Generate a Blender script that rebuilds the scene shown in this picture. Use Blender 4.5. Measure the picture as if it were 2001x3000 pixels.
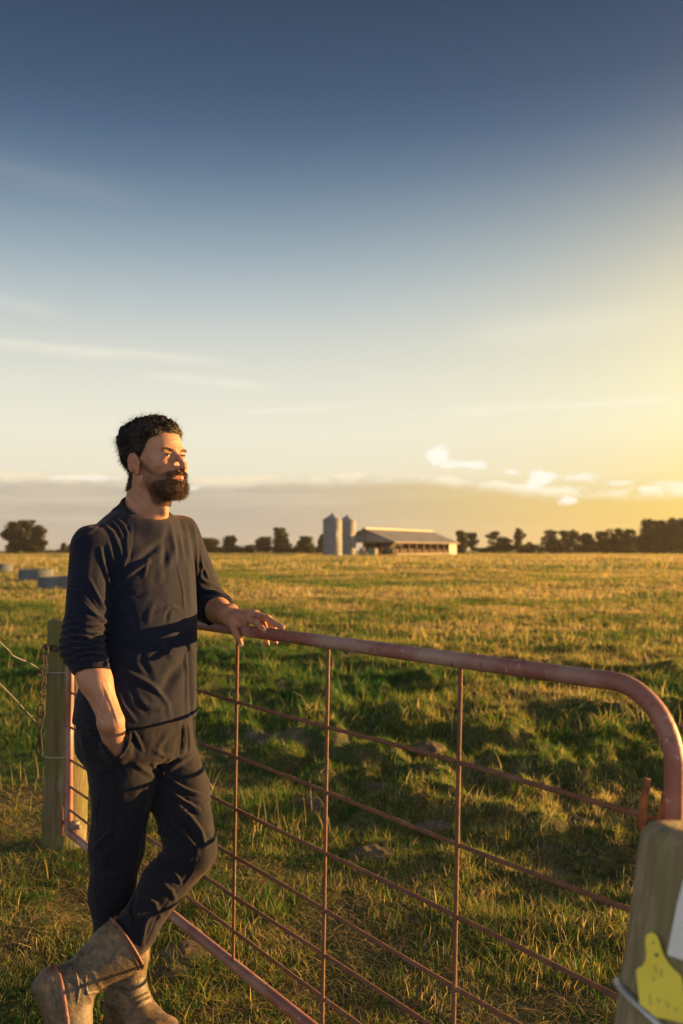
import bpy, math, random
import numpy as np
from mathutils import Vector, Matrix

for _o in list(bpy.data.objects):
    bpy.data.objects.remove(_o)
SC = bpy.context.scene
COL = SC.collection
R = math.radians
rng = np.random.default_rng(7)

# ------------------------------------------------------------------ camera
FPX, HZ, CX, CAMZ = 2917.0, 1610.0, 1000.5, 1.44
cam_d = bpy.data.cameras.new("camera")
cam = bpy.data.objects.new("camera", cam_d)
COL.objects.link(cam)
SC.camera = cam
cam.location = (0, 0, CAMZ)
cam.rotation_euler = (R(90), 0, 0)
cam_d.sensor_fit = 'VERTICAL'
cam_d.sensor_height = 36.0
cam_d.sensor_width = 24.0
cam_d.lens = 36.0 * FPX / 3000.0
cam_d.shift_y = (HZ - 1500.0) / 3000.0
cam_d.clip_start = 0.05
cam_d.clip_end = 20000
cam_d.dof.use_dof = True
cam_d.dof.focus_distance = 3.02
cam_d.dof.aperture_fstop = 3.6

# ------------------------------------------------------------------ light
SUN_AZ, SUN_EL = 71.0, 5.5        # degrees right of the view axis, above the horizon
sd = Vector((math.sin(R(SUN_AZ)) * math.cos(R(SUN_EL)), math.cos(R(SUN_AZ)) * math.cos(R(SUN_EL)), math.sin(R(SUN_EL))))
sun_d = bpy.data.lights.new("sun", 'SUN')
sun_d.energy = 5.0
sun_d.angle = R(0.6)
sun_d.color = (1.0, 0.54, 0.17)
sun = bpy.data.objects.new("sun", sun_d)
COL.objects.link(sun)
sun.rotation_euler = sd.to_track_quat('Z', 'Y').to_euler()
sun.location = (30, 15, 20)

SC.view_settings.view_transform = 'Standard'
SC.view_settings.look = 'None'
SC.view_settings.exposure = 1.85
SC.view_settings.gamma = 1.0
SC.render.engine = 'CYCLES'
SC.cycles.use_denoising = True
SC.cycles.max_bounces = 6
SC.cycles.diffuse_bounces = 3
SC.cycles.transmission_bounces = 4


class NT:
    """tiny helper to wire shader nodes"""
    def __init__(s, tree):
        s.t = tree
        s.n = tree.nodes
        s.l = tree.links

    def new(s, typ, ins=None, **kw):
        nd = s.n.new(typ)
        for k, v in kw.items():
            setattr(nd, k, v)
        for k, v in (ins or {}).items():
            sock = nd.inputs[k]
            if hasattr(v, 'default_value') or isinstance(v, bpy.types.NodeSocket):
                s.l.new(v, sock)
            else:
                if isinstance(v, (tuple, list)) and len(v) == 3 and sock.type == 'RGBA':
                    v = (*v, 1)
                sock.default_value = v
        return nd

    def m(s, op, a, b=0.0, c=None, clamp=False):
        nd = s.n.new('ShaderNodeMath')
        nd.operation = op
        nd.use_clamp = clamp
        for i, v in enumerate((a, b, c)):
            if v is None:
                continue
            if isinstance(v, bpy.types.NodeSocket):
                s.l.new(v, nd.inputs[i])
            else:
                nd.inputs[i].default_value = v
        return nd.outputs[0]

    def ramp(s, fac, stops, interp='LINEAR'):
        nd = s.n.new('ShaderNodeValToRGB')
        cr = nd.color_ramp
        cr.interpolation = interp
        while len(cr.elements) > 1:
            cr.elements.remove(cr.elements[-1])
        cr.elements[0].position = stops[0][0]
        cr.elements[0].color = (*stops[0][1], 1)
        for p, c in stops[1:]:
            e = cr.elements.new(p)
            e.color = (*c, 1)
        s.l.new(fac, nd.inputs[0])
        return nd.outputs[0]

    def mix(s, fac, a, b, mode='MIX'):
        nd = s.n.new('ShaderNodeMix')
        nd.data_type = 'RGBA'
        nd.blend_type = mode
        for i, v in ((0, fac), (6, a), (7, b)):
            if isinstance(v, bpy.types.NodeSocket):
                s.l.new(v, nd.inputs[i])
            else:
                if i > 0 and len(v) == 3:
                    v = (*v, 1)
                nd.inputs[i].default_value = v
        return nd.outputs[2]

    def smooth(s, x, lo, hi):
        nd = s.n.new('ShaderNodeMapRange')
        nd.interpolation_type = 'SMOOTHSTEP'
        s.l.new(x, nd.inputs[0])
        nd.inputs[1].default_value = lo
        nd.inputs[2].default_value = hi
        return nd.outputs[0]


def srgb(r, g, b):
    f = lambda c: (c / 255 / 12.92) if c / 255 <= 0.04045 else ((c / 255 + 0.055) / 1.055) ** 2.4
    return (f(r), f(g), f(b))


# ------------------------------------------------------------------ sky
W_ = bpy.data.worlds.new("World")
SC.world = W_
W_.use_nodes = True
k = NT(W_.node_tree)
k.n.clear()
tc = k.new('ShaderNodeTexCoord')
nrm = k.new('ShaderNodeVectorMath', {0: tc.outputs['Generated']}, operation='NORMALIZE').outputs[0]
sep = k.new('ShaderNodeSeparateXYZ', {0: nrm})
dx, dy, dz = sep.outputs
az = k.m('ARCTAN2', dx, dy)                    # 0 = view axis, + to the right
sky_c = k.ramp(dz, [
    (0.00, srgb(202, 186, 160)), (0.045, srgb(208, 194, 170)), (0.075, srgb(234, 226, 202)), (0.114, srgb(236, 231, 211)),
    (0.156, srgb(226, 224, 209)), (0.198, srgb(209, 212, 203)), (0.239, srgb(184, 194, 196)), (0.278, srgb(155, 172, 182)),
    (0.316, srgb(127, 147, 164)), (0.353, srgb(99, 121, 145)), (0.388, srgb(77, 99, 127)), (0.421, srgb(65, 85, 112)),
    (0.483, srgb(50, 69, 94)), (0.70, srgb(44, 60, 86)), (1.00, srgb(40, 54, 80))])
# glow towards the sun: angle in azimuth and height
sdot = k.new('ShaderNodeVectorMath', {0: nrm, 1: tuple(Vector((math.sin(R(62)), math.cos(R(62)), 0.06)).normalized())}, operation='DOT_PRODUCT').outputs['Value']
glow = k.m('POWER', k.m('MAXIMUM', sdot, 0.0), 5.8)
hgt = k.smooth(dz, 0.49, 0.15)
glow2 = k.m('MULTIPLY', k.m('MULTIPLY', glow, 4.4, clamp=True), k.m('POWER', hgt, 1.1))
warm = k.ramp(dz, [(0.0, srgb(247, 206, 104)), (0.06, srgb(251, 222, 128)), (0.13, srgb(254, 242, 188)), (0.25, srgb(244, 226, 172)), (0.32, srgb(222, 204, 160)), (0.40, srgb(165, 158, 145)), (0.48, srgb(100, 108, 122))])
sky_c = k.mix(glow2, sky_c, warm)
# thin cirrus streaks
vec = k.new('ShaderNodeCombineXYZ', {0: k.m('MULTIPLY', az, 1.6), 1: k.m('MULTIPLY', k.m('SUBTRACT', dz, k.m('MULTIPLY', az, -0.10)), 26.0), 2: 0.0}).outputs[0]
cn = k.new('ShaderNodeTexNoise', {'Vector': vec, 'Scale': 1.0, 'Detail': 5.0, 'Roughness': 0.55, 'Distortion': 0.6})
cir = k.m('MULTIPLY', k.smooth(cn.outputs[0], 0.52, 0.80), k.m('MULTIPLY', k.smooth(dz, 0.27, 0.17), k.smooth(dz, 0.07, 0.12)))
sky_c = k.mix(k.m('MULTIPLY', cir, 0.42), sky_c, srgb(236, 226, 205))
# low cloud bank with sunlit tops
v2 = k.new('ShaderNodeCombineXYZ', {0: k.m('MULTIPLY', az, 7.0), 1: k.m('MULTIPLY', dz, 14.0), 2: 3.3}).outputs[0]
n2 = k.new('ShaderNodeTexNoise', {'Vector': v2, 'Scale': 1.0, 'Detail': 7.0, 'Roughness': 0.62}).outputs[0]
v3 = k.new('ShaderNodeCombineXYZ', {0: k.m('MULTIPLY', az, 22.0), 1: k.m('MULTIPLY', dz, 40.0), 2: 1.1}).outputs[0]
n3 = k.new('ShaderNodeTexNoise', {'Vector': v3, 'Scale': 1.0, 'Detail': 5.0, 'Roughness': 0.6}).outputs[0]
top = k.new('ShaderNodeFloatCurve')
cv = top.mapping.curves[0]
# the bank's top (sin of elevation) against azimuth -0.5..0.5 rad
pts = [(0.0, .069), (0.16, .073), (0.30, .071), (0.42, .070), (0.50, .073), (0.56, .074), (0.62, .067), (0.68, .063), (0.74, .060), (0.80, .058), (0.86, .058), (1.0, .058)]
cv.points[0].location = (pts[0][0], pts[0][1] * 8)
cv.points[1].location = (pts[-1][0], pts[-1][1] * 8)
for p in pts[1:-1]:
    cv.points.new(p[0], p[1] * 8)
top.mapping.update()
k.l.new(k.m('ADD', az, 0.5, clamp=True), top.inputs['Value'])
topv = k.m('DIVIDE', top.outputs[0], 8.0)
h = k.m('SUBTRACT', k.m('ADD', topv, k.m('ADD', k.m('MULTIPLY', k.m('SUBTRACT', n2, 0.5), 0.020), k.m('MULTIPLY', k.m('SUBTRACT', n3, 0.5), 0.017))), dz)
bank = k.smooth(h, -0.004, 0.016)
gr = k.smooth(sdot, 0.35, 0.80)
bank_c = k.mix(gr, srgb(190, 177, 160), srgb(242, 206, 108))
v5 = k.new('ShaderNodeCombineXYZ', {0: k.m('MULTIPLY', az, 5.0), 1: k.m('MULTIPLY', dz, 70.0), 2: 8.1}).outputs[0]
n5 = k.new('ShaderNodeTexNoise', {'Vector': v5, 'Scale': 1.0, 'Detail': 4.0}).outputs[0]
bank_c = k.mix(k.m('MULTIPLY', k.smooth(n5, 0.5, 0.72), 0.45), bank_c, k.mix(gr, srgb(224, 210, 184), srgb(252, 226, 150)))
bank_c = k.mix(k.smooth(dz, 0.045, 0.0), bank_c, k.mix(gr, srgb(190, 178, 160), srgb(240, 196, 105)))
sky_c = k.mix(k.m('MULTIPLY', bank, 0.88), sky_c, bank_c)
rim = k.m('MULTIPLY', k.smooth(h, -0.004, 0.001), k.smooth(h, 0.013, 0.001))
rimn = k.smooth(n3, 0.40, 0.56)
sky_c = k.mix(k.m('MULTIPLY', k.m('MULTIPLY', rim, rimn), 0.9), sky_c, k.mix(gr, srgb(246, 230, 198), srgb(255, 250, 222)))


def puff(px, py, rx, ry, seed, amt):
    """a small cumulus head at a direction in the sky"""
    global sky_c
    a0 = math.atan2(px - CX, FPX)
    z0 = (HZ - py) / math.hypot(FPX, px - CX, HZ - py)
    a = k.m('DIVIDE', k.m('SUBTRACT', az, a0), rx / FPX)
    b = k.m('DIVIDE', k.m('SUBTRACT', dz, z0), ry / FPX)
    d = k.m('ADD', k.m('MULTIPLY', a, a), k.m('MULTIPLY', b, b))
    vv = k.new('ShaderNodeCombineXYZ', {0: k.m('MULTIPLY', az, 48.0), 1: k.m('MULTIPLY', dz, 90.0), 2: seed}).outputs[0]
    nn = k.new('ShaderNodeTexNoise', {'Vector': vv, 'Scale': 1.0, 'Detail': 6.0, 'Roughness': 0.6}).outputs[0]
    e = k.m('ADD', k.m('SQRT', d), k.m('MULTIPLY', k.m('SUBTRACT', nn, 0.5), 2.6))
    f = k.m('MULTIPLY', k.m('MULTIPLY', k.smooth(e, 1.10, 0.45), k.smooth(d, 3.4, 0.8)), amt)
    sky_c = k.mix(f, sky_c, (1.0, 0.97, 0.86))


for q in [(1285, 1338, 34, 30, 0.3, .95), (1320, 1360, 50, 12, 2.3, .7), (1385, 1362, 48, 14, 4.3, .8), (1500, 1385, 40, 14, 1.7, .75),
          (1575, 1405, 46, 26, 5.1, .85), (1610, 1395, 40, 12, 6.6, .6), (1665, 1465, 34, 14, 7.9, .8), (1710, 1400, 60, 12, 9.1, .6),
          (1820, 1414, 60, 8, 3.1, .5), (560, 1428, 60, 12, 8.8, .5), (250, 1400, 90, 9, 6.1, .5), (1960, 1415, 60, 8, 6.9, .4)]:
    puff(*q)


def streak(x0, y0, x1, y1, w, amt, seed):
    """a long thin wisp of cirrus between two directions"""
    global sky_c
    a0, a1 = math.atan2(x0 - CX, FPX), math.atan2(x1 - CX, FPX)
    z0 = (HZ - y0) / math.hypot(FPX, x0 - CX, HZ - y0)
    z1 = (HZ - y1) / math.hypot(FPX, x1 - CX, HZ - y1)
    t = k.m('DIVIDE', k.m('SUBTRACT', az, a0), a1 - a0)
    zc = k.m('ADD', z0, k.m('MULTIPLY', t, z1 - z0))
    vv = k.new('ShaderNodeCombineXYZ', {0: k.m('MULTIPLY', az, 9.0), 1: k.m('MULTIPLY', dz, 60.0), 2: seed}).outputs[0]
    nn = k.new('ShaderNodeTexNoise', {'Vector': vv, 'Scale': 1.0, 'Detail': 5.0}).outputs[0]
    d = k.m('ABSOLUTE', k.m('ADD', k.m('SUBTRACT', dz, zc), k.m('MULTIPLY', k.m('SUBTRACT', nn, 0.5), 0.012)))
    f = k.m('MULTIPLY', k.smooth(d, w / FPX, 0.0), k.m('MULTIPLY', k.smooth(t, 0.0, 0.3), k.smooth(t, 1.0, 0.6)))
    f = k.m('MULTIPLY', k.m('MULTIPLY', f, k.smooth(nn, 0.25, 0.6)), amt)
    sky_c = k.mix(f, sky_c, srgb(252, 244, 222))


for q in [(-300, 975, 760, 1060, 22, .45, 1.5), (380, 1090, 860, 1135, 18, .40, 3.1), (1100, 1215, 2200, 1150, 22, .5, 5.7), (620, 1205, 1150, 1185, 12, .3, 7.7),
          (-100, 860, 240, 930, 40, .12, 9.2), (-200, 430, 500, 600, 60, .04, 11.1), (1250, 990, 2100, 900, 70, .18, 4.4)]:
    streak(*q)
# below the horizon
sky_c = k.mix(k.smooth(dz, 0.0, -0.03), sky_c, srgb(70, 62, 40))
nish = k.new('ShaderNodeTexSky')
nish.sky_type = 'NISHITA'
nish.sun_disc = False
nish.sun_elevation = R(SUN_EL)
nish.sun_rotation = R(SUN_AZ)
nish.air_density = 1.0
nish.dust_density = 1.5
# bright hazy sky round the low sun, and added fill brightness in the unseen sky behind the camera
aur = k.m('MULTIPLY', k.m('POWER', k.m('MAXIMUM', sdot, 0.0), 16.0), 5.0)
sky_c = k.mix(1.0, sky_c, k.mix(aur, (0, 0, 0), (1.0, 0.72, 0.38)), 'ADD')
k.n[-1].clamp_result = False
back = k.m('MULTIPLY', k.smooth(dy, 0.30, -0.45), k.m('MULTIPLY', k.smooth(dz, 0.85, 0.25), k.smooth(dz, 0.0, 0.05)))
sky_c = k.mix(k.m('MULTIPLY', back, 1.0), sky_c, (1.10, 1.08, 1.10))
bg1 = k.new('ShaderNodeBackground', {'Color': sky_c, 'Strength': 0.296})
bg2 = k.new('ShaderNodeBackground', {'Color': nish.outputs[0], 'Strength': 0.05})
addw = k.new('ShaderNodeMixShader', {0: 0.06, 1: bg1.outputs[0], 2: bg2.outputs[0]})
out = k.new('ShaderNodeOutputWorld', {'Surface': addw.outputs[0]})


# ------------------------------------------------------------------ helpers
def P3(px, py, Z):
    """metres from a sight line (full-size photo pixel) and a distance"""
    return np.array([(px - CX) * Z / FPX, Z, CAMZ - (py - HZ) * Z / FPX])


def proj(V):
    Y = np.maximum(V[:, 1], .05)
    return CX + V[:, 0] / Y * FPX, HZ + (CAMZ - V[:, 2]) / Y * FPX


def tag(o, label=None, cat=None, group=None, kind=None):
    if label: o['label'] = label
    if cat: o['category'] = cat
    if group: o['group'] = group
    if kind: o['kind'] = kind
    return o


def link(o, parent=None):
    COL.objects.link(o)
    if parent is not None:
        o.parent = parent
    return o


def empty(name, loc, label, cat, group=None, rz=0.0):
    o = bpy.data.objects.new(name, None)
    o.empty_display_size = 0.2
    o.location = loc
    o.rotation_euler = (0, 0, rz)
    link(o)
    return tag(o, label, cat, group)


def mesh_np(name, V, loops, starts, mat, parent=None, smooth=False, local=True, uv=None, attrs=None, mats=None, midx=None):
    """mesh object from numpy arrays; V in world metres, stored relative to the parent"""
    me = bpy.data.meshes.new(name)
    V = np.asarray(V, dtype=np.float32)
    if parent is not None and local:
        pm = parent.matrix_basis.copy()
        if parent.parent is not None:
            pm = parent.parent.matrix_basis @ pm
        mi = np.array(pm.inverted(), dtype=np.float32)
        V = V @ mi[:3, :3].T + mi[:3, 3]
    loops = np.asarray(loops, dtype=np.int32)
    starts = np.asarray(starts, dtype=np.int32)
    me.vertices.add(len(V))
    me.vertices.foreach_set('co', V.ravel())
    me.loops.add(len(loops))
    me.loops.foreach_set('vertex_index', loops)
    me.polygons.add(len(starts))
    me.polygons.foreach_set('loop_start', starts)
    if smooth:
        me.polygons.foreach_set('use_smooth', np.ones(len(starts), dtype=bool))
    for nm, a in (attrs or {}).items():
        at = me.attributes.new(nm, 'FLOAT', 'POINT')
        at.data.foreach_set('value', np.asarray(a, dtype=np.float32))
    for m_ in (mats or [mat]):
        me.materials.append(m_)
    if midx is not None:
        me.polygons.foreach_set('material_index', np.asarray(midx, dtype=np.int32))
    me.update(calc_edges=True)
    me.validate()
    o = bpy.data.objects.new(name, me)
    return link(o, parent)


class MB:
    """collects polygons (lists) and builds ONE mesh object"""
    def __init__(s):
        s.v, s.f, s.sm = [], [], []

    def add(s, V, F, smooth=True):
        b = len(s.v)
        s.v.extend([tuple(map(float, p)) for p in V])
        for f in F:
            s.f.append([b + i for i in f])
            s.sm.append(smooth)

    def box(s, c, d, rz=0.0, bev=0.0, M=None):
        x, y, z = [q / 2 for q in d]
        ca, sa = math.cos(rz), math.sin(rz)
        if bev <= 0:
            L = [(-x, -y, -z), (x, -y, -z), (x, y, -z), (-x, y, -z), (-x, -y, z), (x, -y, z), (x, y, z), (-x, y, z)]
            F = [(0, 3, 2, 1), (4, 5, 6, 7), (0, 1, 5, 4), (1, 2, 6, 5), (2, 3, 7, 6), (3, 0, 4, 7)]
        else:
            import bmesh
            bm = bmesh.new()
            bmesh.ops.create_cube(bm, size=1, matrix=Matrix.Diagonal((*d, 1)))
            bmesh.ops.bevel(bm, geom=bm.edges[:], offset=bev, segments=2, affect='EDGES', profile=.6)
            bm.verts.index_update()
            L = [tuple(v.co) for v in bm.verts]
            F = [[v.index for v in f.verts] for f in bm.faces]
            bm.free()
        V = []
        for p in L:
            q = Vector(p)
            if M is not None:
                q = M @ q
            V.append((c[0] + q.x * ca - q.y * sa, c[1] + q.x * sa + q.y * ca, c[2] + q.z))
        s.add(V, F, smooth=False)

    def tube(s, pts, rad, seg=12, closed=False, cap=True, wob=0.0):
        pts = [Vector(p) for p in pts]
        n = len(pts)
        rads = rad if hasattr(rad, '__len__') else [rad] * n
        V, F = [], []
        t0 = (pts[1] - pts[0]).normalized()
        up = Vector((0, 0, 1)) if abs(t0.z) < .9 else Vector((1, 0, 0))
        nx = t0.cross(up).normalized()
        for i in range(n):
            a = pts[(i - 1) % n] if (closed or i > 0) else pts[i]
            b = pts[(i + 1) % n] if (closed or i < n - 1) else pts[i]
            t = (b - a).normalized()
            nx = (nx - t * nx.dot(t)).normalized()
            ny = t.cross(nx)
            for j in range(seg):
                g = 2 * math.pi * j / seg
                r = rads[i] * (1 + (random.uniform(-wob, wob) if wob else 0))
                V.append(pts[i] + nx * (math.cos(g) * r) + ny * (math.sin(g) * r))
        m = n if closed else n - 1
        for i in range(m):
            for j in range(seg):
                i2 = (i + 1) % n
                F.append((i * seg + j, i * seg + (j + 1) % seg, i2 * seg + (j + 1) % seg, i2 * seg + j))
        if cap and not closed:
            F.append(tuple(range(seg))[::-1])
            F.append(tuple((n - 1) * seg + j for j in range(seg)))
        s.add(V, F)

    def lathe(s, c, prof, seg=32, sx=1, sy=1, closed=False):
        V, F = [], []
        for r, z in prof:
            for j in range(seg):
                g = 2 * math.pi * j / seg
                V.append((c[0] + r * math.cos(g) * sx, c[1] + r * math.sin(g) * sy, c[2] + z))
        for i in range(len(prof) - 1):
            for j in range(seg):
                F.append((i * seg + j, i * seg + (j + 1) % seg, (i + 1) * seg + (j + 1) % seg, (i + 1) * seg + j))
        s.add(V, F)

    def build(s, name, mat, parent=None):
        V = np.array(s.v, dtype=np.float32)
        loops = np.array([i for f in s.f for i in f], dtype=np.int32)
        ln = np.array([len(f) for f in s.f])
        st = np.concatenate([[0], np.cumsum(ln)[:-1]])
        o = mesh_np(name, V, loops, st, mat, parent)
        o.data.polygons.foreach_set('use_smooth', np.array(s.sm, dtype=bool))
        return o


def _h(ix, iy, iz, s):
    n = (ix.astype(np.int64) * 374761393 + iy.astype(np.int64) * 668265263 + iz.astype(np.int64) * 2147483647 + s * 974634777) & 0xffffffff
    n = ((n ^ (n >> 13)) * 1274126177) & 0xffffffff
    n = n ^ (n >> 16)
    return (n & 0xffff).astype(np.float64) / 65535.0


def vn(x, y, z=None, seed=0):
    """value noise 0..1"""
    if z is None:
        z = np.zeros_like(x)
    xi, yi, zi = np.floor(x), np.floor(y), np.floor(z)
    fx, fy, fz = x - xi, y - yi, z - zi
    fx, fy, fz = [t * t * (3 - 2 * t) for t in (fx, fy, fz)]
    xi, yi, zi = xi.astype(np.int64), yi.astype(np.int64), zi.astype(np.int64)
    r = 0
    for a in (0, 1):
        for b in (0, 1):
            for c in (0, 1):
                w = (fx if a else 1 - fx) * (fy if b else 1 - fy) * (fz if c else 1 - fz)
                r = r + w * _h(xi + a, yi + b, zi + c, seed)
    return r


def fbm(x, y, z=None, seed=0, oct=4, gain=.5):
    s, a, t = 0, 1, 0
    for i in range(oct):
        f = 2.03 ** i
        s = s + a * vn(x * f, y * f, None if z is None else z * f, seed + i * 17)
        t += a
        a *= gain
    return s / t


def sstep(x, a, b):
    t = np.clip((x - a) / (b - a), 0, 1)
    return t * t * (3 - 2 * t)


# ------------------------------------------------------------------ materials
def mat(name):
    m_ = bpy.data.materials.new(name)
    m_.use_nodes = True
    q = NT(m_.node_tree)
    q.b = q.n['Principled BSDF']
    return m_, q


def setb(q, **kw):
    for a, v in kw.items():
        nm = {'color': 'Base Color', 'rough': 'Roughness', 'metal': 'Metallic', 'spec': 'Specular IOR Level', 'normal': 'Normal',
              'sheen': 'Sheen Weight', 'sheenr': 'Sheen Roughness', 'sheent': 'Sheen Tint', 'coat': 'Coat Weight',
              'sss': 'Subsurface Weight', 'sssr': 'Subsurface Radius', 'ssss': 'Subsurface Scale'}[a]
        sk = q.b.inputs[nm]
        if isinstance(v, bpy.types.NodeSocket):
            q.l.new(v, sk)
        else:
            if isinstance(v, (tuple, list)) and len(v) == 3 and sk.type == 'RGBA':
                v = (*v, 1)
            sk.default_value = v


def bump(q, hsock, strength, dist, prev=None):
    d = {'Height': hsock, 'Strength': strength, 'Distance': dist}
    if prev is not None:
        d['Normal'] = prev
    return q.new('ShaderNodeBump', d).outputs[0]


def noise(q, vec, scale, detail=4.0, rough=.55, dist=0.0):
    return q.new('ShaderNodeTexNoise', {'Vector': vec, 'Scale': scale, 'Detail': detail, 'Roughness': rough, 'Distortion': dist}).outputs[0]


def objc(q, sx=1, sy=1, sz=1):
    t = q.new('ShaderNodeTexCoord').outputs['Object']
    return q.new('ShaderNodeMapping', {'Vector': t, 'Scale': (sx, sy, sz)}).outputs[0]


def simple(name, c1, c2=None, scale=5, rough=.7, metal=0., bumpd=0., bs=None, spec=.5):
    m_, q = mat(name)
    v = objc(q)
    n = noise(q, v, scale)
    setb(q, color=q.mix(q.smooth(n, .35, .65), c1, c2 or tuple(c * .75 for c in c1)), rough=rough, metal=metal, spec=spec)
    if bumpd:
        setb(q, normal=bump(q, noise(q, v, bs or scale * 4), .8, bumpd))
    return m_


# ground: soil with mossy turf and straw
M_ground, q = mat('soil_and_turf')
geo = q.new('ShaderNodeNewGeometry').outputs['Position']
nA = noise(q, geo, 0.9, 6, .6)
nB = noise(q, geo, 5.0, 6, .6)
nC = noise(q, geo, 60.0, 3)
nD = noise(q, geo, .09, 4, .6)
nE = noise(q, geo, 190.0, 3)
turf = q.mix(q.smooth(nB, .35, .65), q.mix(q.smooth(nE, .4, .6), (.020, .040, .012), (.055, .085, .028)), q.mix(q.smooth(nE, .42, .58), (.05, .045, .02), (.17, .135, .06)))
soil = q.mix(q.smooth(nC, .3, .7), (.070, .060, .046), q.mix(q.smooth(nE, .4, .6), (.13, .115, .085), (.23, .20, .15)))
c = q.mix(q.smooth(nA, .54, .66), turf, soil)
straw = q.mix(q.smooth(nC, .3, .7), (.30, .23, .09), (.20, .17, .07))
dist = q.new('ShaderNodeVectorMath', {0: geo}, operation='LENGTH').outputs['Value']
farf = q.smooth(dist, 14.0, 60.0)
farc = q.mix(q.smooth(nD, .38, .62), (.15, .16, .045), straw)
c = q.mix(farf, c, farc)
hb = q.m('ADD', q.m('MULTIPLY', nB, .6), q.m('MULTIPLY', nC, .3))
setb(q, color=c, rough=.95, spec=.1, normal=bump(q, hb, 1.0, .03))


def leaf_mat(name, stops, transl=.45, attr='tint'):
    m_, q = mat(name)
    a = q.new('ShaderNodeAttribute', attribute_name=attr).outputs['Fac']
    c = q.ramp(a, stops)
    setb(q, color=c, rough=.55, spec=.25)
    tr = q.new('ShaderNodeBsdfTranslucent', {'Color': q.mix(1.0, c, (1.15, 1.1, .55), 'MULTIPLY')})
    mx = q.new('ShaderNodeMixShader', {0: transl, 1: q.b.outputs[0], 2: tr.outputs[0]})
    q.l.new(mx.outputs[0], q.n['Material Output'].inputs['Surface'])
    return m_


M_grass = leaf_mat('grass_blades', [(0, (.026, .092, .024)), (.35, (.060, .150, .026)), (.55, (.145, .20, .036)), (.7, (.27, .225, .075)), (.85, (.40, .31, .14)), (1, (.52, .42, .24))])
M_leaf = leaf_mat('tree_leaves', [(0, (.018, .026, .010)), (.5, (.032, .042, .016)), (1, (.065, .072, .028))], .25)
M_bark = simple('bark', (.09, .065, .045), (.05, .037, .027), 3, .95)
# ------------------------------------------------------------------ the field
def gheight(x, y):
    r = np.hypot(x, y)
    big = (fbm(x * .12, y * .12, seed=3, oct=2) - .5) * .5 * sstep(r, 15, 60)
    # pugged, tussocky ground beyond the gate
    gd = (x + 1.252) * .834 + (y - 4.592) * .552          # signed distance behind the gate line
    rough = sstep(gd, .9, 2.2) * (1 - .65 * sstep(r, 9, 18)) * (1 - sstep(r, 30, 80))
    m1 = fbm(x * 2.7 + .6 * vn(x * 3, y * 3, seed=8), y * 2.7, seed=11, oct=3)
    m2 = fbm(x * 6.0, y * 6.0, seed=21, oct=3)
    lumps = (np.clip(m1 - .43, 0, 1) * .42 + (m2 - .5) * .19) * rough
    near = (fbm(x * 1.3, y * 1.3, seed=31, oct=3) - .5) * .06 + (fbm(x * 9, y * 9, seed=41, oct=2) - .5) * .018
    man = np.exp(-((x + .66) ** 2 + (y - 2.95) ** 2) / .25)
    posts = np.exp(-((x + 1.33) ** 2 + (y - 4.75) ** 2) / .15)
    return big + lumps - .02 * rough + near * (1 - man) * (1 - .7 * posts)


def make_ground():
    ang = np.concatenate([np.arange(-180, -50, 4.), np.arange(-50, -24, .8), np.arange(-24, 26, .22), np.arange(26, 60, .8), np.arange(60, 180, 4.)])
    ang = np.radians(ang)
    rr = [0.0]
    r = .4
    while r < 1500:
        rr.append(r)
        r *= 1.0105 if 2.4 < r < 40 else (1.03 if r < 300 else 1.12)
    rr = np.array(rr)
    A, RR = np.meshgrid(ang, rr)
    X, Y = RR * np.sin(A), RR * np.cos(A)
    Z = gheight(X, Y) * (1 - sstep(RR, 150, 260))
    V = np.stack([X, Y, Z], -1).reshape(-1, 3)
    na, nr = len(ang), len(rr)
    i, j = np.meshgrid(np.arange(nr - 1), np.arange(na), indexing='ij')
    j2 = (j + 1) % na
    F = np.stack([i * na + j, (i + 1) * na + j, (i + 1) * na + j2, i * na + j2], -1).reshape(-1, 4)[:, ::-1]
    o = mesh_np('field', V, F.ravel(), np.arange(len(F)) * 4, M_ground, smooth=True)
    tag(o, kind='structure')


make_ground()


def blades(name, X, Y, hgt, wid, lean, tint, nseg, label, matl=M_grass, droop=.5, z0=None):
    """one mesh of tapering, bent grass blades"""
    n = len(X)
    az_ = rng.uniform(0, 2 * np.pi, n)
    face = az_ + rng.normal(0, .6, n) + np.pi / 2
    Z = (gheight(X, Y) if z0 is None else z0) - .006
    ts = np.linspace(0, 1, nseg + 1)
    rows = []
    dxl, dyl = np.cos(az_), np.sin(az_)
    fx, fy = np.cos(face), np.sin(face)
    tints = []
    for t in ts:
        off = lean * hgt * (t ** 1.8)
        zz = hgt * t * (1 - droop * lean * t * .5)
        w = wid * (1 - t ** 1.6) * .5
        cx, cy = X + dxl * off, Y + dyl * off
        if t < 1:
            rows.append(np.stack([cx - fx * w, cy - fy * w, Z + zz], -1))
            rows.append(np.stack([cx + fx * w, cy + fy * w, Z + zz], -1))
        else:
            rows.append(np.stack([cx, cy, Z + zz], -1))
    V = np.stack(rows, 1)
    nv = V.shape[1]
    base = np.arange(n)[:, None] * nv
    lp, ct = [], []
    for s_ in range(nseg):
        a = 2 * s_
        if s_ < nseg - 1:
            lp += [a, a + 1, a + 3, a + 2]
            ct.append(4)
        else:
            lp += [a, a + 1, a + 2]
            ct.append(3)
    loops = (base + np.array(lp)[None, :]).ravel()
    starts1 = np.concatenate([[0], np.cumsum(ct)[:-1]])
    starts = (np.arange(n)[:, None] * len(lp) + starts1[None, :]).ravel()
    o = mesh_np(name, V.reshape(-1, 3), loops, starts, matl, smooth=True, attrs={'tint': np.repeat(tint, nv)})
    tag(o, label, 'grass', kind='stuff')
    return o


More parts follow.
